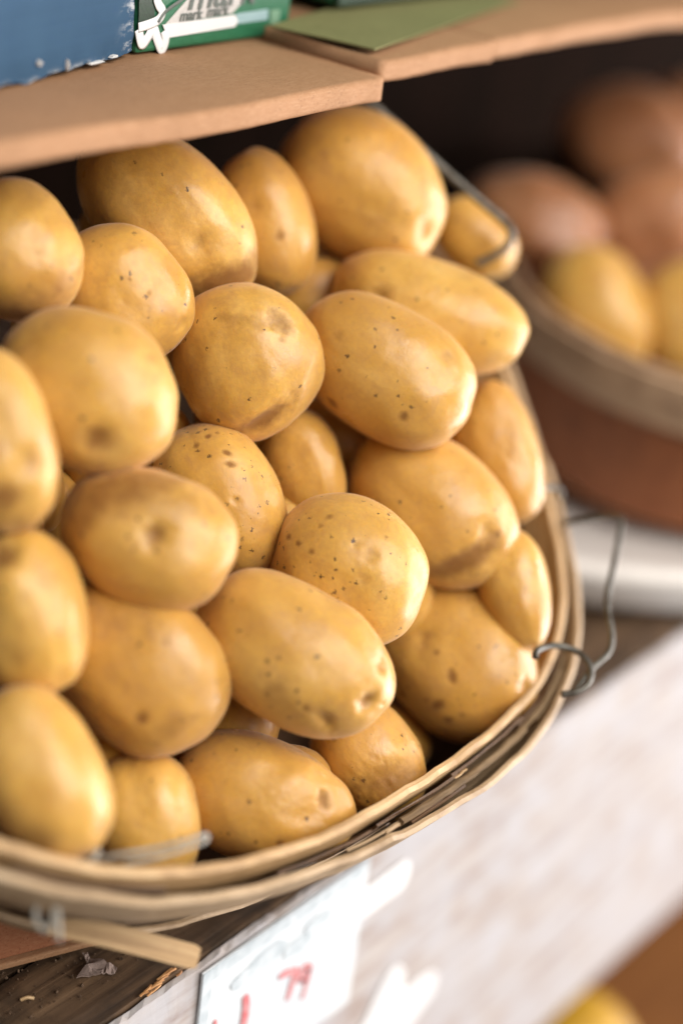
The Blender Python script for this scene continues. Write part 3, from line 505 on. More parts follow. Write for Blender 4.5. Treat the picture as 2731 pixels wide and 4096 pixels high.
# cardboard laid along the upper shelf
def card_sheet(x0, x1, y0, y1, z0, z1, label, droop=0., seed=0.):
    bm = bmesh.new(); bmesh.ops.create_cube(bm, size=1)
    for v in bm.verts: v.co = Vector(((x0 + x1) / 2 + v.co.x * (x1 - x0), (y0 + y1) / 2 + v.co.y * (y1 - y0), (z0 + z1) / 2 + v.co.z * (z1 - z0)))
    eds = [e for e in bm.edges if all(abs(v.co.y - y0) < 1e-5 for v in e.verts)]
    bmesh.ops.bevel(bm, geom=eds, offset=.0032, segments=4, affect='EDGES', profile=.5)
    n = int((x1 - x0) / .006)
    for k in range(1, n):
        bmesh.ops.bisect_plane(bm, geom=bm.verts[:] + bm.edges[:] + bm.faces[:], plane_co=(x0 + (x1 - x0) * k / n, 0, 0), plane_no=(1, 0, 0))
    for v in bm.verts:
        q = Vector((v.co.x * 14 + seed, v.co.y * 6, 0))
        if v.co.y < y0 + .02: v.co.y += .0034 * noise.noise(q) + .0010 * noise.noise(q * 7); v.co.z += .0024 * noise.noise(q + Vector((5, 5, 5)))
    me = bpy.data.meshes.new('cardboard'); bm.to_mesh(me); bm.free()
    return link('cardboard_sheet', me, M_CARD, label=label, cat='cardboard', group='cardboard sheets along the upper shelf', smooth=True)
c1 = card_sheet(-.5, .205, .096, .40, .3695, .3815, 'long tan cardboard sheet with folded lip under the blue box')
c2 = card_sheet(.209, .305, .100, .40, .3775, .3885, 'short tan cardboard piece next along the shelf after the long sheet', seed=3.)
c3 = card_sheet(.309, 1.6, .104, .40, .3785, .3895, 'tan cardboard strip running off to the upper right', seed=8.)
gme = wobble_box('green_sheet', 0, .20, 0, .058, .3910, .3920, 30, 8, 1, .0005, 30)
gme.transform(Matrix.Translation((.213, .111, 0)) @ Matrix.Rotation(math.radians(13), 4, 'Z'))
gp = link('green_sheet', gme, M_GREENPAPER,
     label='olive green paper sheet lying on the cardboard at the back', cat='paper')

# blue corrugated box
def blue_box():
    root = empty('blue_carton', (.1125, .17, .3825), 'blue printed corrugated carton with torn lower edge, upper left', 'carton')
    nx, nz = 170, 60; x0, x1 = -.45, .1125; z0, z1 = .3835, .60; y = .170; v = []; f = []; wear = []
    for j in range(nz + 1):
        for i in range(nx + 1):
            tx = i / nx; x = x0 + (x1 - x0) * tx; tz = (j / nz) ** 1.6
            low = z0 + .0022 * noise.noise(Vector((x * 45, 0, 0))) + .0016 * noise.noise(Vector((x * 150, 4, 0))) + .004 * max(0, noise.noise(Vector((x * 22, 9, 0))))
            edge = x1 + .0012 * noise.noise(Vector((0, tz * 40, 2)))
            xx = x0 + (edge - x0) * tx; z = low + (z1 - low) * tz
            buckle = .0009 * noise.noise(Vector((x * 9, 0, z * 60))) + .0018 * math.exp(-((z - low) / .006) ** 2) * noise.noise(Vector((x * 60, 3, 0)))
            v.append((xx, y - buckle, z))
            dz = (z - low); dx = (edge - xx)
            wear.append(max(math.exp(-(dx / .007) ** 2) * .75, math.exp(-(dz / .0012) ** 2) * .5))
    for j in range(nz):
        for i in range(nx):
            a = j * (nx + 1) + i; f.append((a, a + 1, a + nx + 2, a + nx + 1))
    n0 = len(v); m = len(v)
    v += [(p[0], p[1] + .0035, p[2]) for p in v]; wear += [min(1, w * 1.3) for w in wear]
    f += [tuple(reversed([q + m for q in fc])) for fc in f[:]]
    bd = [i for i in range(nx + 1)] + [j * (nx + 1) + nx for j in range(1, nz + 1)] + [nz * (nx + 1) + i for i in range(nx - 1, -1, -1)] + [j * (nx + 1) for j in range(nz - 1, 0, -1)]
    for a, b in zip(bd, bd[1:] + bd[:1]): f.append((b, a, a + m, b + m))
    me = pydata('front_panel', v, f); at = me.attributes.new('wear', 'FLOAT', 'POINT'); at.data.foreach_set('value', wear)
    child('front_panel', me, M_BLUE, root, smooth=True)
    child('side_panel', box_mesh('side_panel', .1075, .1115, .1745, .40, .3835, .60, .0008), M_BLUE, root)
    child('back_panel', box_mesh('back_panel', -.45, .1065, .396, .40, .3835, .60, .0008), M_BLUE, root)
    child('bottom_panel', box_mesh('bottom_panel', -.45, .1065, .1745, .3955, .3826, .3862, .0008), M_BLUE, root)
    for k, (x, z, sx, sz) in enumerate([(.0375, .3905, .0014, .0014), (.0585, .3862, .0008, .0026), (.082, .3842, .0070, .0007), (.096, .3848, .0028, .0009)]):
        vv = []; N = 11
        for q in range(N):
            a = 2 * math.pi * q / N; r = random.uniform(.55, 1.15); vv.append((x + sx * r * math.cos(a), .1685, z + sz * r * math.sin(a)))
        vv += [(p[0], .1712, p[2]) for p in vv]; vv.append((x, .1672, z + sz * .2)); c = len(vv) - 1
        ff = [(q, (q + 1) % N, (q + 1) % N + N, q + N) for q in range(N)] + [((q + 1) % N, q, c) for q in range(N)] + [tuple(range(N, 2 * N))]
        child('torn_flap', pydata('torn_flap', vv, ff), M_TORN, root)
blue_box(); bpy.data.objects['blue_carton'].location.y = .1765; bpy.data.objects['blue_carton'].rotation_euler.z = math.radians(12.4)

# green carton with white print
def green_box():
    root = empty('green_carton', (.18, .18, .3825), 'green carton with white swirl logo and pale label band beside the blue box', 'carton')
    Y = .1785
    child('body', box_mesh('body', .117, .228, Y, .34, .3825, .56, .002), M_GREEN, root)
    def flat(name, pts, mat, lift, th=.0010):
        y = Y - lift - th; n = len(pts); v = [(x, y, z) for x, z in pts] + [(x, y + th, z) for x, z in pts]
        f = [tuple(range(n)), tuple(range(2 * n - 1, n - 1, -1))] + [(k, k + n, (k + 1) % n + n, (k + 1) % n) for k in range(n)]
        me = pydata(name, v, f); bm = bmesh.new(); bm.from_mesh(me); bmesh.ops.recalc_face_normals(bm, faces=bm.faces); bm.to_mesh(me); bm.free()
        child(name, me, mat, root)
    flat('dark_corner_print', GREEN['dark'], M_DKGREEN, .0001, .0003)
    flat('label_panel', GREEN['panel'], M_GREYWHITE, .0001, .0004)
    flat('label_band', GREEN['band'], M_TAPE, .0004, .0004)
    flat('pale_band', GREEN['pale'], M_PALEBLUE, .0001, .0003)
    flat('end_tab', GREEN['tab'], M_PALEGREEN, .0001, .0003)
    def swoosh(name, pts, r, mat, y):
        me = tube_mesh(name, smooth_path([(x, y, z) for x, z in pts], 6), r, 8)
        me.transform(Matrix.Translation((0, y, 0)) @ Matrix.Diagonal((1, .06, 1, 1)) @ Matrix.Translation((0, -y, 0))); child(name, me, mat, root, smooth=True)
    swoosh('swirl_mark', GREEN['loop'], .0027, M_TAPE, Y - .0007)
    swoosh('swirl_mark', GREEN['swirl'], .0024, M_TAPE, Y - .0009)
    swoosh('swirl_dark_line', GREEN['line'], .0009, M_GREYPRINT, Y - .0011)  # dark printed line along the swirl
    for txt, size, (x, z), sh in (('mark', .0235, GREEN['txt'][0], .25), ('mark', .0075, GREEN['small'][0], .2), ('mark', .0075, GREEN['small'][1], .2)):
        cu = bpy.data.curves.new('lettering', 'FONT'); cu.body = txt; cu.size = size; cu.shear = sh; cu.extrude = .0002; cu.offset = size * .012
        t = bpy.data.objects.new('t', cu); COL.objects.link(t); dg = bpy.context.evaluated_depsgraph_get()
        me = bpy.data.meshes.new_from_object(t.evaluated_get(dg)); bpy.data.objects.remove(t)
        me.transform(Matrix.Translation((x, Y - .0008, z)) @ Matrix.Rotation(math.pi / 2, 4, 'X')); me.materials.clear()
        child('lettering', me, M_GREYPRINT, root)
green_box()
far = empty('green_carton', (.36, .25, .3915), 'darker green carton farther along the upper shelf, behind the olive sheet', 'carton')
child('body', box_mesh('body', .262, .47, .1785, .34, .3945, .56, .003), M_GREEN, far)
child('base_flap', box_mesh('base_flap', .262, .466, .1745, .178, .3945, .407, .001), M_DKGREEN, far)

# ------------------------------------------------------------------ baskets
TILT = .6462
def rim_r(t, k=1.):
    r = RIM[0]
    for i in range(1, (len(RIM) - 1) // 2 + 1): r += RIM[2 * i - 1] * math.cos(i * t) + RIM[2 * i] * math.sin(i * t)
    return r
def make_basket(C, tilt, rad, label, matset, scale=1., seed=0, rough_top=True, staves=26, depth=.145, taper=.70, axis=(0, -.22, .975), far_drop=0.):
    hoopm, bandm, stavem = matset
    rnd = random.Random(seed)
    n_ = Vector((0, -math.sin(tilt), math.cos(tilt))); ex = Vector((1, 0, 0)); ey = n_.cross(ex); C = Vector(C)
    root = empty('splint_basket', C - Vector(axis).normalized() * depth, label, 'basket', 'splint baskets on the shelf')
    ax = Vector(axis).normalized()
    def pt(t, r, h):                                    # far rim lowered to hide its lit hoop and leave the gap dark
        d_ = math.degrees(t) % 360; w_ = 1 / (1 + math.exp(-(d_ - 30) / 5)) / (1 + math.exp((d_ - 160) / 7))
        return C + (ex * math.cos(t) + ey * math.sin(t)) * r + ax * (h - far_drop * w_ * max(0., 1 + h / depth))
    def prof(d): return 1 - (1 - taper) * (d / depth) ** 1.25          # radius factor d below the rim
    def sweep(name, off, h0, h1, th, mat, t0=0., t1=2 * math.pi, N=200, wob=.0009, lift=None, follow=True, close=None):
        rows = []; al = []; ac = []
        for i in range(N + 1):
            t = t0 + (t1 - t0) * i / N; r = rad(t)
            o = off(t) if callable(off) else off
            w1 = wob * noise.noise(Vector((t * 9 + seed, o * 900, h0 * 99))); w2 = wob * 1.5 * noise.noise(Vector((t * 16 + seed, o * 700, 5))) + wob * noise.noise(Vector((t * 60, o * 700, 8)))
            lf = lift(t) if lift else 0.
            sec = []
            prf = [(0, 0), (.2, .06), (1, 0), (1, .5), (1, 1), (.5, 1.03), (0, 1), (0, .5)]
            for a, b in prf:
                h = h0 + (h1 - h0) * b; ob = o if close is None else close + (o - close) * min(1., b * 1.6); rr = r * (prof(max(0., -h)) if follow else 1.) + ob + th * a + w1
                sec.append(pt(t, rr, h + lf + (w2 if b > .5 else 0))); al.append(t * .24); ac.append(rr * .5 + h)
            rows.append(sec)
        full = abs(t1 - t0 - 2 * math.pi) < 1e-6
        if full:
            nn = len(rows[0]); rows = rows[:-1]; al = al[:-nn]; ac = ac[:-nn]
            v = [p for r in rows for p in r]; f = []; K = len(rows)
            for i in range(K):
                for k in range(nn):
                    a = i * nn + k; b = i * nn + (k + 1) % nn; c = ((i + 1) % K) * nn
                    f.append((a, b, c + (k + 1) % nn, c + k))
            me = pydata(name, v, f); bm = bmesh.new(); bm.from_mesh(me); bmesh.ops.recalc_face_normals(bm, faces=bm.faces); bm.to_mesh(me); bm.free()
        else: me = ribbon_mesh(name, rows)
        for nm, arr in (('along', al), ('across', ac)):
            at = me.attributes.new(nm, 'FLOAT', 'POINT'); at.data.foreach_set('value', [float(x) for x in arr])
        return child(name, me, mat, root)
    gap = lambda t: (.0078 + .0075 * math.exp(-((t - math.radians(283)) / .42) ** 2) + .0012 * noise.noise(Vector((t * 3, seed, 0)))) * scale
    sweep('inner_hoop', -.0024 * scale, -.022 * scale, .0008, .0042 * scale, hoopm)
    sweep('outer_hoop', gap, -.036 * scale, -.0015, .0038 * scale, bandm, t0=math.radians(190), t1=math.radians(190 + 385), lift=lambda t: -.0006, close=.0052 * scale)
    if staves > 20: sweep('middle_hoop', .0052 * scale, -.098 * scale, -.078 * scale, .003 * scale, bandm, N=120)
    # upright splints between the hoops
    for k in range(staves):
        tc = 2 * math.pi * (k + .5) / staves; hw = math.pi / staves * 1.06; alt = (k % 2) * .0013 * scale
        top = (-.004 if rough_top else -.002) - rnd.uniform(0, .005)
        rows = []; al = []; ac = []
        for j in range(9):
            d = depth * (j / 8) * .985; cols = []
            inner = []; outer = []
            for i in range(5):
                t = tc + hw * (-1 + 2 * i / 4); r = rad(t) * prof(d) + .0022 * scale + alt
                h = -d if j else top + .002 * noise.noise(Vector((t * 70, seed, 3)))
                inner.append(pt(t, r, h)); outer.append(pt(t, r + .0014 * scale, h))
            sec = inner + outer[::-1]
            rows.append(sec); al += [d] * 10; ac += [tc * .24 + hw * .24 * (-1 + 2 * i / 4) for i in (0, 1, 2, 3, 4, 4, 3, 2, 1, 0)]
        me = ribbon_mesh('stave', rows)
        for nm, arr in (('along', al), ('across', ac)):
            at = me.attributes.new(nm, 'FLOAT', 'POINT'); at.data.foreach_set('value', [float(x) for x in arr])
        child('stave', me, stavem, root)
    N = 48; v = []; f = []
    for h in (-depth * .955, -depth * .985):
        v += [pt(2 * math.pi * i / N, rad(2 * math.pi * i / N) * taper * .99, h) for i in range(N)]
    f = [tuple(range(N)), tuple(range(2 * N - 1, N - 1, -1))] + [(i, i + N, (i + 1) % N + N, (i + 1) % N) for i in range(N)]
    me = pydata('basket_floor', v, f)
    child('basket_floor', me, stavem, root)
    return root, pt, gap
C0 = (.0917, .1323, .2448)
basket, bpt, bgap = make_basket(C0, TILT, rim_r, 'tilted splint basket brimming with yellow potatoes, nearest the viewer', (M_HOOP, M_BAND, M_STAVE), 1., 1, far_drop=.10)

M_WIRE_PALE = plain('dull_grey_wire', (.36, .34, .30), .55, (.24, .22, .19), 200)
def wire(name, pts, r=.0015, parent=None, n=8, mat=None):
    return child(name, tube_mesh(name, smooth_path(pts, n), r, 10), mat or M_WIRE, parent, smooth=True)
wire('wire_hook', WIRES['right'], .0017, basket)
wire('wire_handle', WIRES['right2'], .0017, basket)
wire('wire_staple', WIRES['staple'], .0017, basket)
wire('wire_handle', WIRES['rear'], .0023, basket)
wire('wire_hook', WIRES['left'], .0012, basket, mat=M_WIRE_PALE)
wire('wire_handle', WIRES['left2'], .0010, basket, mat=M_WIRE_PALE)
# loose end of a bent hoop sticking out below the rim
sl = [Vector(p) for p in WIRES['slat']]; path = smooth_path(sl, 8); rows = []; al = []; ac = []
for i, p in enumerate(path):
    t = (path[min(i + 1, len(path) - 1)] - path[max(i - 1, 0)]).normalized(); up = Vector((.25, .55, .80)); up = (up - t * up.dot(t)).normalized(); sd = t.cross(up)
    e = .82 if i == len(path) - 1 else 1.
    sec = [p + up * (.0052 * a * e) + sd * (.0018 * b) for a, b in ((-1, -1), (-1, 1), (0, 1.1), (1, 1), (1, -1), (0, -1.1))]
    rows.append(sec); al += [i * .004] * 6; ac += [-.004, -.0035, 0, .0035, .004, 0]
me = ribbon_mesh('loose_hoop_end', rows)
for nm, arr in (('along', al), ('across', ac)): me.attributes.new(nm, 'FLOAT', 'POINT').data.foreach_set('value', arr)
child('loose_hoop_end', me, M_HOOP, basket)
# frayed wood fibres and rotten splint ends caught between the two hoops
for k in range(9):
    t = math.radians(random.uniform(255, 322)); g = bgap(t); r = .003 + random.uniform(.1, .85) * max(g - .003, .002)
    L = random.uniform(.010, .045); dt = L / .25; h = -random.uniform(.0035, .009); ra = random.uniform(.0005, .0012)
    pts = [bpt(t + dt * q, rim_r(t + dt * q) + r + random.uniform(-.0004, .0004), h + random.uniform(-.0006, .0006)) for q in (-.5, -.2, .2, .5)]
    me = tube_mesh('broken_splint', smooth_path(pts, 3), ra, 5)
    me.attributes.new('along', 'FLOAT', 'POINT').data.foreach_set('value', [i * .001 for i in range(len(me.vertices))])
    me.attributes.new('across', 'FLOAT', 'POINT').data.foreach_set('value', [k * .01 + (i % 5) * .0006 for i in range(len(me.vertices))])
    child('broken_splint', me, random.choice([M_HOOP, M_BAND, M_STAVE]), basket)
# one thick rotten splint end lying between the hoops
for ta, tb, o_, h_, ra in ((266, 290, .0080, -.0042, .0019), (288, 304, .0070, -.0056, .0012)):
    pts = [bpt(math.radians(ta + (tb - ta) * q / 14), rim_r(math.radians(ta + (tb - ta) * q / 14)) + o_ + .0006 * noise.noise(Vector((q * .9, ta, 0))), h_ + .0009 * noise.noise(Vector((q * .8, tb, 3)))) for q in range(15)]
    me = tube_mesh('rotten_splint', pts, ra, 7)
    for v in me.vertices: v.co += Vector([.0005 * noise.noise(v.co * 700 + Vector((c, 0, 0))) for c in (0, 50, 90)])
    me.attributes.new('along', 'FLOAT', 'POINT').data.foreach_set('value', [i // 7 * .006 for i in range(len(me.vertices))])
    me.attributes.new('across', 'FLOAT', 'POINT').data.foreach_set('value', [ta + (i % 7) * .0006 for i in range(len(me.vertices))])
    child('rotten_splint', me, M_ROT, basket)
link('prop_block', box_mesh('prop_block', -.04, .22, .30, .38, .0015, .135, .003), M_SHELF, label='dark wooden block propping up the rear of the near basket', cat='block')

RB = (.679, .110, .166); RT = .103
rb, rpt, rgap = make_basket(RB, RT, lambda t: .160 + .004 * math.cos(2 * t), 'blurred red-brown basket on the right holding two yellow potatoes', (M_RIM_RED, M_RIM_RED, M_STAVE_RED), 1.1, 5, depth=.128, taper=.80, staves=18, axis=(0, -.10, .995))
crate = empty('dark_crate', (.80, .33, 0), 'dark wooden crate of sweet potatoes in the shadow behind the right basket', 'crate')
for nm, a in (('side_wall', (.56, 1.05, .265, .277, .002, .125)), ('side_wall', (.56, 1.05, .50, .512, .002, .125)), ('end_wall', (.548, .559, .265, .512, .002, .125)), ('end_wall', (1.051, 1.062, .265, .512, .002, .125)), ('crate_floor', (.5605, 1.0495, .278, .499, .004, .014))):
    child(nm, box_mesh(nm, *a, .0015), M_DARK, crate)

# white round tray under the right basket
def lathe(name, prof, c, N=72):
    v = []; f = []
    for r, z in prof:
        for i in range(N):
            a = 2 * math.pi * i / N; v.append((c[0] + r * math.cos(a), c[1] + r * math.sin(a), c[2] + z))
    for j in range(len(prof) - 1):
        for i in range(N):
            a = j * N + i; b = j * N + (i + 1) % N; f.append((a, b, b + N, a + N))
    f.append(tuple(range(N - 1, -1, -1))); f.append(tuple(range((len(prof) - 1) * N, len(prof) * N)))
    return pydata(name, v, f)
tray = link('round_tray', lathe('round_tray', [(.205, 0), (.222, .003), (.232, .012), (.236, .024), (.241, .031), (.242, .037), (.238, .042), (.230, .0425), (.222, .036), (.210, .020), (.18, .012), (.01, .012)], (.640, .185, .0055)), M_TRAY,
     label='white round tray with rolled rim under the right basket', cat='tray', smooth=True)

# reddish carton lying under the near basket
car = empty('flat_carton', (-.12, .06, 0), 'reddish brown flat carton on the shelf beneath the near basket, lower left', 'carton')
a0 = Vector((-.054, .059, 0)); a1 = Vector((.004, .036, 0)); d = (a1 - a0).normalized(); nn = Vector((-d.y, d.x, 0))
def slab(name, u0, u1, v0, v1, z0, z1, mat):
    me = box_mesh(name, u0, u1, v0, v1, z0, z1, .001)
    me.transform(Matrix.Translation(a0) @ Matrix([[d.x, nn.x, 0, 0], [d.y, nn.y, 0, 0], [0, 0, 1, 0], [0, 0, 0, 1]])); return child(name, me, mat, car)
slab('side_wall', -.26, .062, .002, .05, .0075, .034, M_CARTON)
slab('base_lip', -.262, .064, -.001, .052, .0035, .0072, M_CARD)
slab('foot_strip', -.25, .05, .014, .04, .0012, .0033, M_CARTON)

# ------------------------------------------------------------------ potatoes
ICO = {}; WARP = None
def ico(sub):
    if sub not in ICO:
        bm = bmesh.new(); bmesh.ops.create_icosphere(bm, subdivisions=sub, radius=1)
        ICO[sub] = (np.array([v.co[:] for v in bm.verts]), [tuple(v.index for v in f.verts) for f in bm.faces]); bm.free()
    return ICO[sub]
def potato(name, label, loc, axes, se, specks, tone, marks, mat, group, sub=6, lump=.044, q=2.22, cat='potato'):
    D, F = ico(sub); D = D.copy(); se = np.array(se)
    base = D / (np.abs(D) ** q).sum(1)[:, None] ** (1 / q)
    sd = hash_seed(loc)
    global WARP
    if WARP is None and sub == 6: WARP = np.array([noise.noise(Vector(p) * 7) + .8 * noise.noise(Vector(p) * 19) for p in D])
    o1 = Vector((sd * 7.1, sd * 3.3, sd * 1.9)); amp = np.empty(len(D))
    for i, dv in enumerate(D):
        p = Vector(dv)
        amp[i] = lump * noise.noise(p * 1.25 + o1) + lump * .42 * noise.noise(p * 2.7 + o1) + lump * .06 * noise.noise(p * 8 + o1)
    fr = np.random.default_rng(int(sd * 1e5)); fd = fr.normal(0, 1, (7, 3)); fd /= np.linalg.norm(fd, axis=1)[:, None]
    for q_, d_ in enumerate(fd):                       # flat sides and shallow shoulders
        amp += (-.17 if q_ < 4 else .11) * np.maximum(0, D @ d_ - .70)
    # a gentle egg taper and bend along the long axis
    eg = 1 + .07 * (sd % 1 - .5) * 2 * base[:, 0]
    P = base * (1 + amp)[:, None] * se; P[:, 1] *= eg; P[:, 2] *= eg
    N = D / se; N /= np.linalg.norm(N, axis=1)[:, None]
    mean = se.mean(); mark = np.zeros(len(D)); disp = np.zeros(len(D))
    for (pu, pv, pw, sg, dp, br, st, sa) in marks:
        m0 = np.array([pu, pv, pw]); m0 = m0 / (np.abs(m0) ** q).sum() ** (1 / q); c = m0 * se
        nn = np.array([pu, pv, pw]) / se; nn /= np.linalg.norm(nn)
        t1 = np.array([math.cos(sa), math.sin(sa), 0]); t1 -= nn * (t1 @ nn); t1 /= np.linalg.norm(t1); t2 = np.cross(nn, t1)
        rel = P - c; d2 = ((rel @ t1) / (sg * st)) ** 2 + ((rel @ t2) / sg) ** 2
        d2 = d2 * (1 + .75 * min(1., (.0026 / sg) ** 1.5) * WARP[:len(D)] if sub == 6 else 1)
        ok = (N @ nn) > .2
        disp += np.where(ok, -dp * mean * (np.exp(-.5 * d2) - .07 * np.exp(-.5 * d2 / 4)), 0)
        mark = np.maximum(mark, np.where(ok, br * np.exp(-.5 * (d2 * .8) ** 1.3), 0))
    P += N * disp[:, None]
    me = bpy.data.meshes.new(name)
    me.vertices.add(len(P)); me.vertices.foreach_set('co', P.ravel()); Fa = np.array(F)
    me.loops.add(Fa.size); me.loops.foreach_set('vertex_index', Fa.ravel())
    me.polygons.add(len(Fa)); me.polygons.foreach_set('loop_start', np.arange(0, Fa.size, 3)); me.polygons.foreach_set('loop_total', np.full(len(Fa), 3))
    me.update(); me.validate()
    me.attributes.new('mark', 'FLOAT', 'POINT').data.foreach_set('value', mark)
    o = link(name, me, mat, label=label, cat=cat, group=group, smooth=True)
    o.matrix_world = Matrix([list(axes[r]) + [loc[r]] for r in range(3)] + [[0, 0, 0, 1]])
    o['specks'] = float(specks); o['tone'] = float(tone)
    return o
def hash_seed(loc): return abs(math.sin(loc[0] * 91.7 + loc[1] * 47.3 + loc[2] * 71.9)) * 9.7
for k, (lab, loc, axes, se, spk, tone, marks) in enumerate(POTATOES):
    big = k < 26
    hid = lab.startswith('potato deep inside')
    potato('potato', lab, loc, axes, se, spk, tone, marks, M_POTATO, 'potatoes hidden inside the heap' if hid else 'yellow potatoes heaped in the near basket', 6 if big else 4 if hid else 5)
def rot(ax, ang): return [list(r) for r in Matrix.Rotation(math.radians(ang), 3, ax)]
def euler_axes(rx, ry, rz):
    from mathutils import Euler
    return [list(r) for r in Euler((math.radians(rx), math.radians(ry), math.radians(rz))).to_matrix()]
for nm, lab, loc, axes, se in SIDE:
    sw = nm == 'sweet_potato'
    potato(nm, lab, loc, axes, se, .12, .25 if sw else 0., [], M_SWEET if sw else M_POTATO, 'sweet potatoes in the dark crate' if sw else 'yellow potatoes in the right basket', 5, .11 if sw else .044, cat='sweet potato' if sw else 'potato')

# ------------------------------------------------------------------ price card, tape, debris
tag = empty('price_card', (.084, -.003, -.05), 'white price card with red handwritten figures on the front board', 'price card')
def flat_poly(name, pts, y, th, mat, parent=None, **k):
    n = len(pts); v = [(x, y, z) for x, z in pts] + [(x, y + th, z) for x, z in pts]
    f = [tuple(range(n)), tuple(range(2 * n - 1, n - 1, -1))] + [(i, i + n, (i + 1) % n + n, (i + 1) % n) for i in range(n)]
    me = pydata(name, v, f); bm = bmesh.new(); bm.from_mesh(me); bmesh.ops.recalc_face_normals(bm, faces=bm.faces); bm.to_mesh(me); bm.free()
    return child(name, me, mat, parent, **k) if parent else link(name, me, mat, **k)
child('card', wobble_box('card', .0195, .1495, -.0016, -.0008, -.1045, -.0045, 30, 1, 24, .0003, 18), M_TAG, tag)
flat_poly('sleeve_edge', [(.0200, -.104), (.0270, -.104), (.0270, -.013), (.1490, -.013), (.1490, -.0050), (.0200, -.0050)], -.0022, .0004, M_SMUDGE, tag)
def blob(cx, cz, rx, rz, n=22, seed=0, amp=.18):
    return [(cx + rx * (1 + amp * noise.noise(Vector((math.cos(a) * 1.6, math.sin(a) * 1.6, seed)))) * math.cos(a), cz + rz * (1 + amp * noise.noise(Vector((math.cos(a) * 1.6, math.sin(a) * 1.6, seed + 4)))) * math.sin(a)) for a in [2 * math.pi * i / n for i in range(n)]]
for k, (cx, cz, rx, rz) in enumerate([(.070, -.024, .017, .006), (.094, -.031, .012, .006), (.052, -.027, .010, .005), (.110, -.024, .012, .005)]):
    flat_poly('printed_smudge', blob(cx, cz, rx, rz, seed=k * 3.3), -.0021 - k * .00005, .0003, M_SMUDGE, tag)
def stroke(pts, wd, name='red_figure'):
    P = smooth_path([(x, -.0062, z) for x, z in pts], 6); L = []; Rr = []
    for i, p in enumerate(P):
        t = (P[min(i + 1, len(P) - 1)] - P[max(i - 1, 0)]).normalized(); s_ = Vector((-t.z, 0, t.x)) * wd * (.6 + .4 * math.sin(math.pi * (i + 1) / (len(P) + 1)))
        L.append(((p + s_).x, (p + s_).z)); Rr.append(((p - s_).x, (p - s_).z))
    flat_poly(name, L + Rr[::-1], -.0024, .0004, M_RED, tag)
stroke([(.0545, -.040), (.0565, -.050), (.0560, -.064), (.0550, -.078)], .0028)
stroke([(.0810, -.0445), (.0870, -.0455), (.0945, -.0485), (.0935, -.056), (.0910, -.0665)], .0024)
stroke([(.1065, -.0505), (.1005, -.0515), (.0995, -.0575), (.1045, -.0590), (.1075, -.0530), (.1070, -.064), (.1045, -.0745)], .0021)
stroke([(.0325, -.042), (.0335, -.050), (.0315, -.060)], .0014)
def strip(p0, p1, wd, round_end=True):
    p0 = Vector((p0[0], p0[1])); p1 = Vector((p1[0], p1[1])); t = (p1 - p0).normalized(); s_ = Vector((-t.y, t.x)) * wd; pts = [p0 - s_]
    for k in range(9):
        a = -math.pi / 2 + math.pi * k / 8; pts.append(p1 + t * (wd * .8 * math.cos(a)) + s_ * math.sin(a))
    pts.append(p0 + s_); return [(p.x, p.y) for p in pts]
flat_poly('tape_strip', strip((.1505, -.037), (.184, -.0365), .0105), -.0013, .0006, M_TAPE, label='short white tape strip sticking out right of the price card', cat='tape')
flat_poly('tape_patch', [(.128, -.180), (.166, -.146), (.183, -.118), (.191, -.109), (.199, -.109), (.206, -.117), (.2065, -.130), (.2125, -.137), (.226, -.136), (.238, -.138), (.2455, -.146), (.244, -.158), (.230, -.167), (.205, -.185), (.180, -.205), (.140, -.215)], -.0013, .0006, M_TAPE,
     label='white two-lobed tape patch low on the front board', cat='tape')

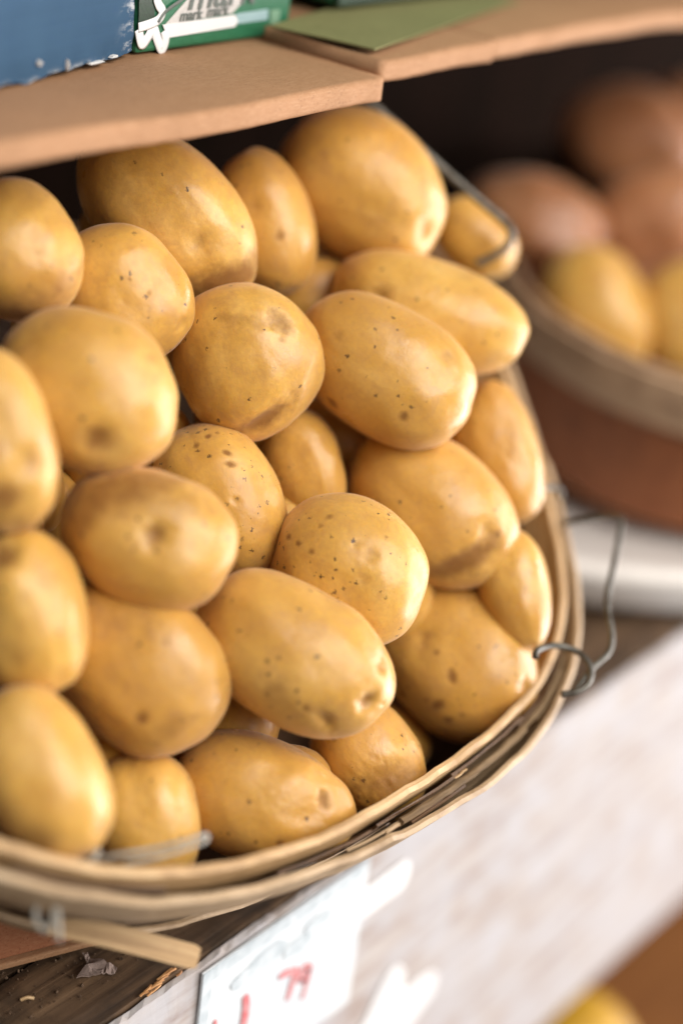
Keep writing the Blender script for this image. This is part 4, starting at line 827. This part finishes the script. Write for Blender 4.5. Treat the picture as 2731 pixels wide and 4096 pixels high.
# torn paper scrap on the deck
pts = [(-.031, .032), (-.0275, .0335), (-.0225, .0335), (-.0195, .0375), (-.0180, .0420), (-.0160, .0405), (-.0172, .0370), (-.0150, .0318), (-.0150, .0285), (-.0128, .0262), (-.0130, .0238), (-.0165, .0222), (-.0195, .0245), (-.0225, .0258), (-.0260, .0288)]
bm = bmesh.new(); top = [bm.verts.new((x, y, .0028 + .0022 * noise.noise(Vector((x * 180, y * 180, 1))))) for x, y in pts]
bm.faces.new(top); bmesh.ops.triangulate(bm, faces=bm.faces[:]); bmesh.ops.subdivide_edges(bm, edges=bm.edges[:], cuts=2, use_grid_fill=True)
for v in bm.verts: v.co.z = .0032 + .0028 * noise.noise(Vector((v.co.x * 150, v.co.y * 150, 1))) + .0005 * math.sin(v.co.x * 3000 + v.co.y * 900)
ex_ = bmesh.ops.extrude_face_region(bm, geom=bm.faces[:]); 
for g in ex_['geom']:
    if isinstance(g, bmesh.types.BMVert): g.co.z -= .0005
bmesh.ops.recalc_face_normals(bm, faces=bm.faces); me = bpy.data.meshes.new('paper_scrap'); bm.to_mesh(me); bm.free()
link('paper_scrap', me, M_SCRAP, label='torn greyish paper scrap lying on the dark shelf wood', cat='paper scrap')
link('wood_chip', tube_mesh('wood_chip', smooth_path([(-.0585, .0395, .0014), (-.0560, .0380, .0022), (-.0535, .0362, .0013)], 4), .0008, 6), M_HOOP, label='tiny pale wood chip on the dark shelf at lower left', cat='wood chip')
bm = bmesh.new()
for k in range(420):
    x = random.uniform(-.09, .06); y = random.choice([random.gauss(.0565, .004), random.uniform(.020, .10), random.uniform(.020, .05)])
    if y < .02: continue
    r = random.uniform(.0002, .0010) ** 1.0; r = r if random.random() < .2 else r * .5
    g = bmesh.ops.create_icosphere(bm, subdivisions=1, radius=r, matrix=Matrix.Translation((x, y, .0008 + r * .5)))
    for v in g['verts']: v.co += Vector((random.uniform(-1, 1), random.uniform(-1, 1), random.uniform(-1, 1))) * r * .4
me = bpy.data.meshes.new('soil_crumbs'); bm.to_mesh(me); bm.free()
link('soil_crumbs', me, M_SOIL, label='loose dry soil crumbs scattered on the dark shelf', cat='soil', kind='stuff')

# yellow fruit on the lower tier
def fruit(loc, r, label):
    D, F = ico(4); v = D * np.array([r, r * .96, r * 1.04])
    v = np.array([p * (1 + .03 * noise.noise(Vector(p) * 22 + Vector(loc))) for p in v]) + np.array(loc)
    link('yellow_fruit', pydata('yellow_fruit', v, F), M_FRUIT, label=label, cat='fruit', group='yellow fruit on the lower tier', smooth=True)
fruit((.515, .020, -.424), .064, 'yellow round fruit on the lower tier at the bottom right corner')
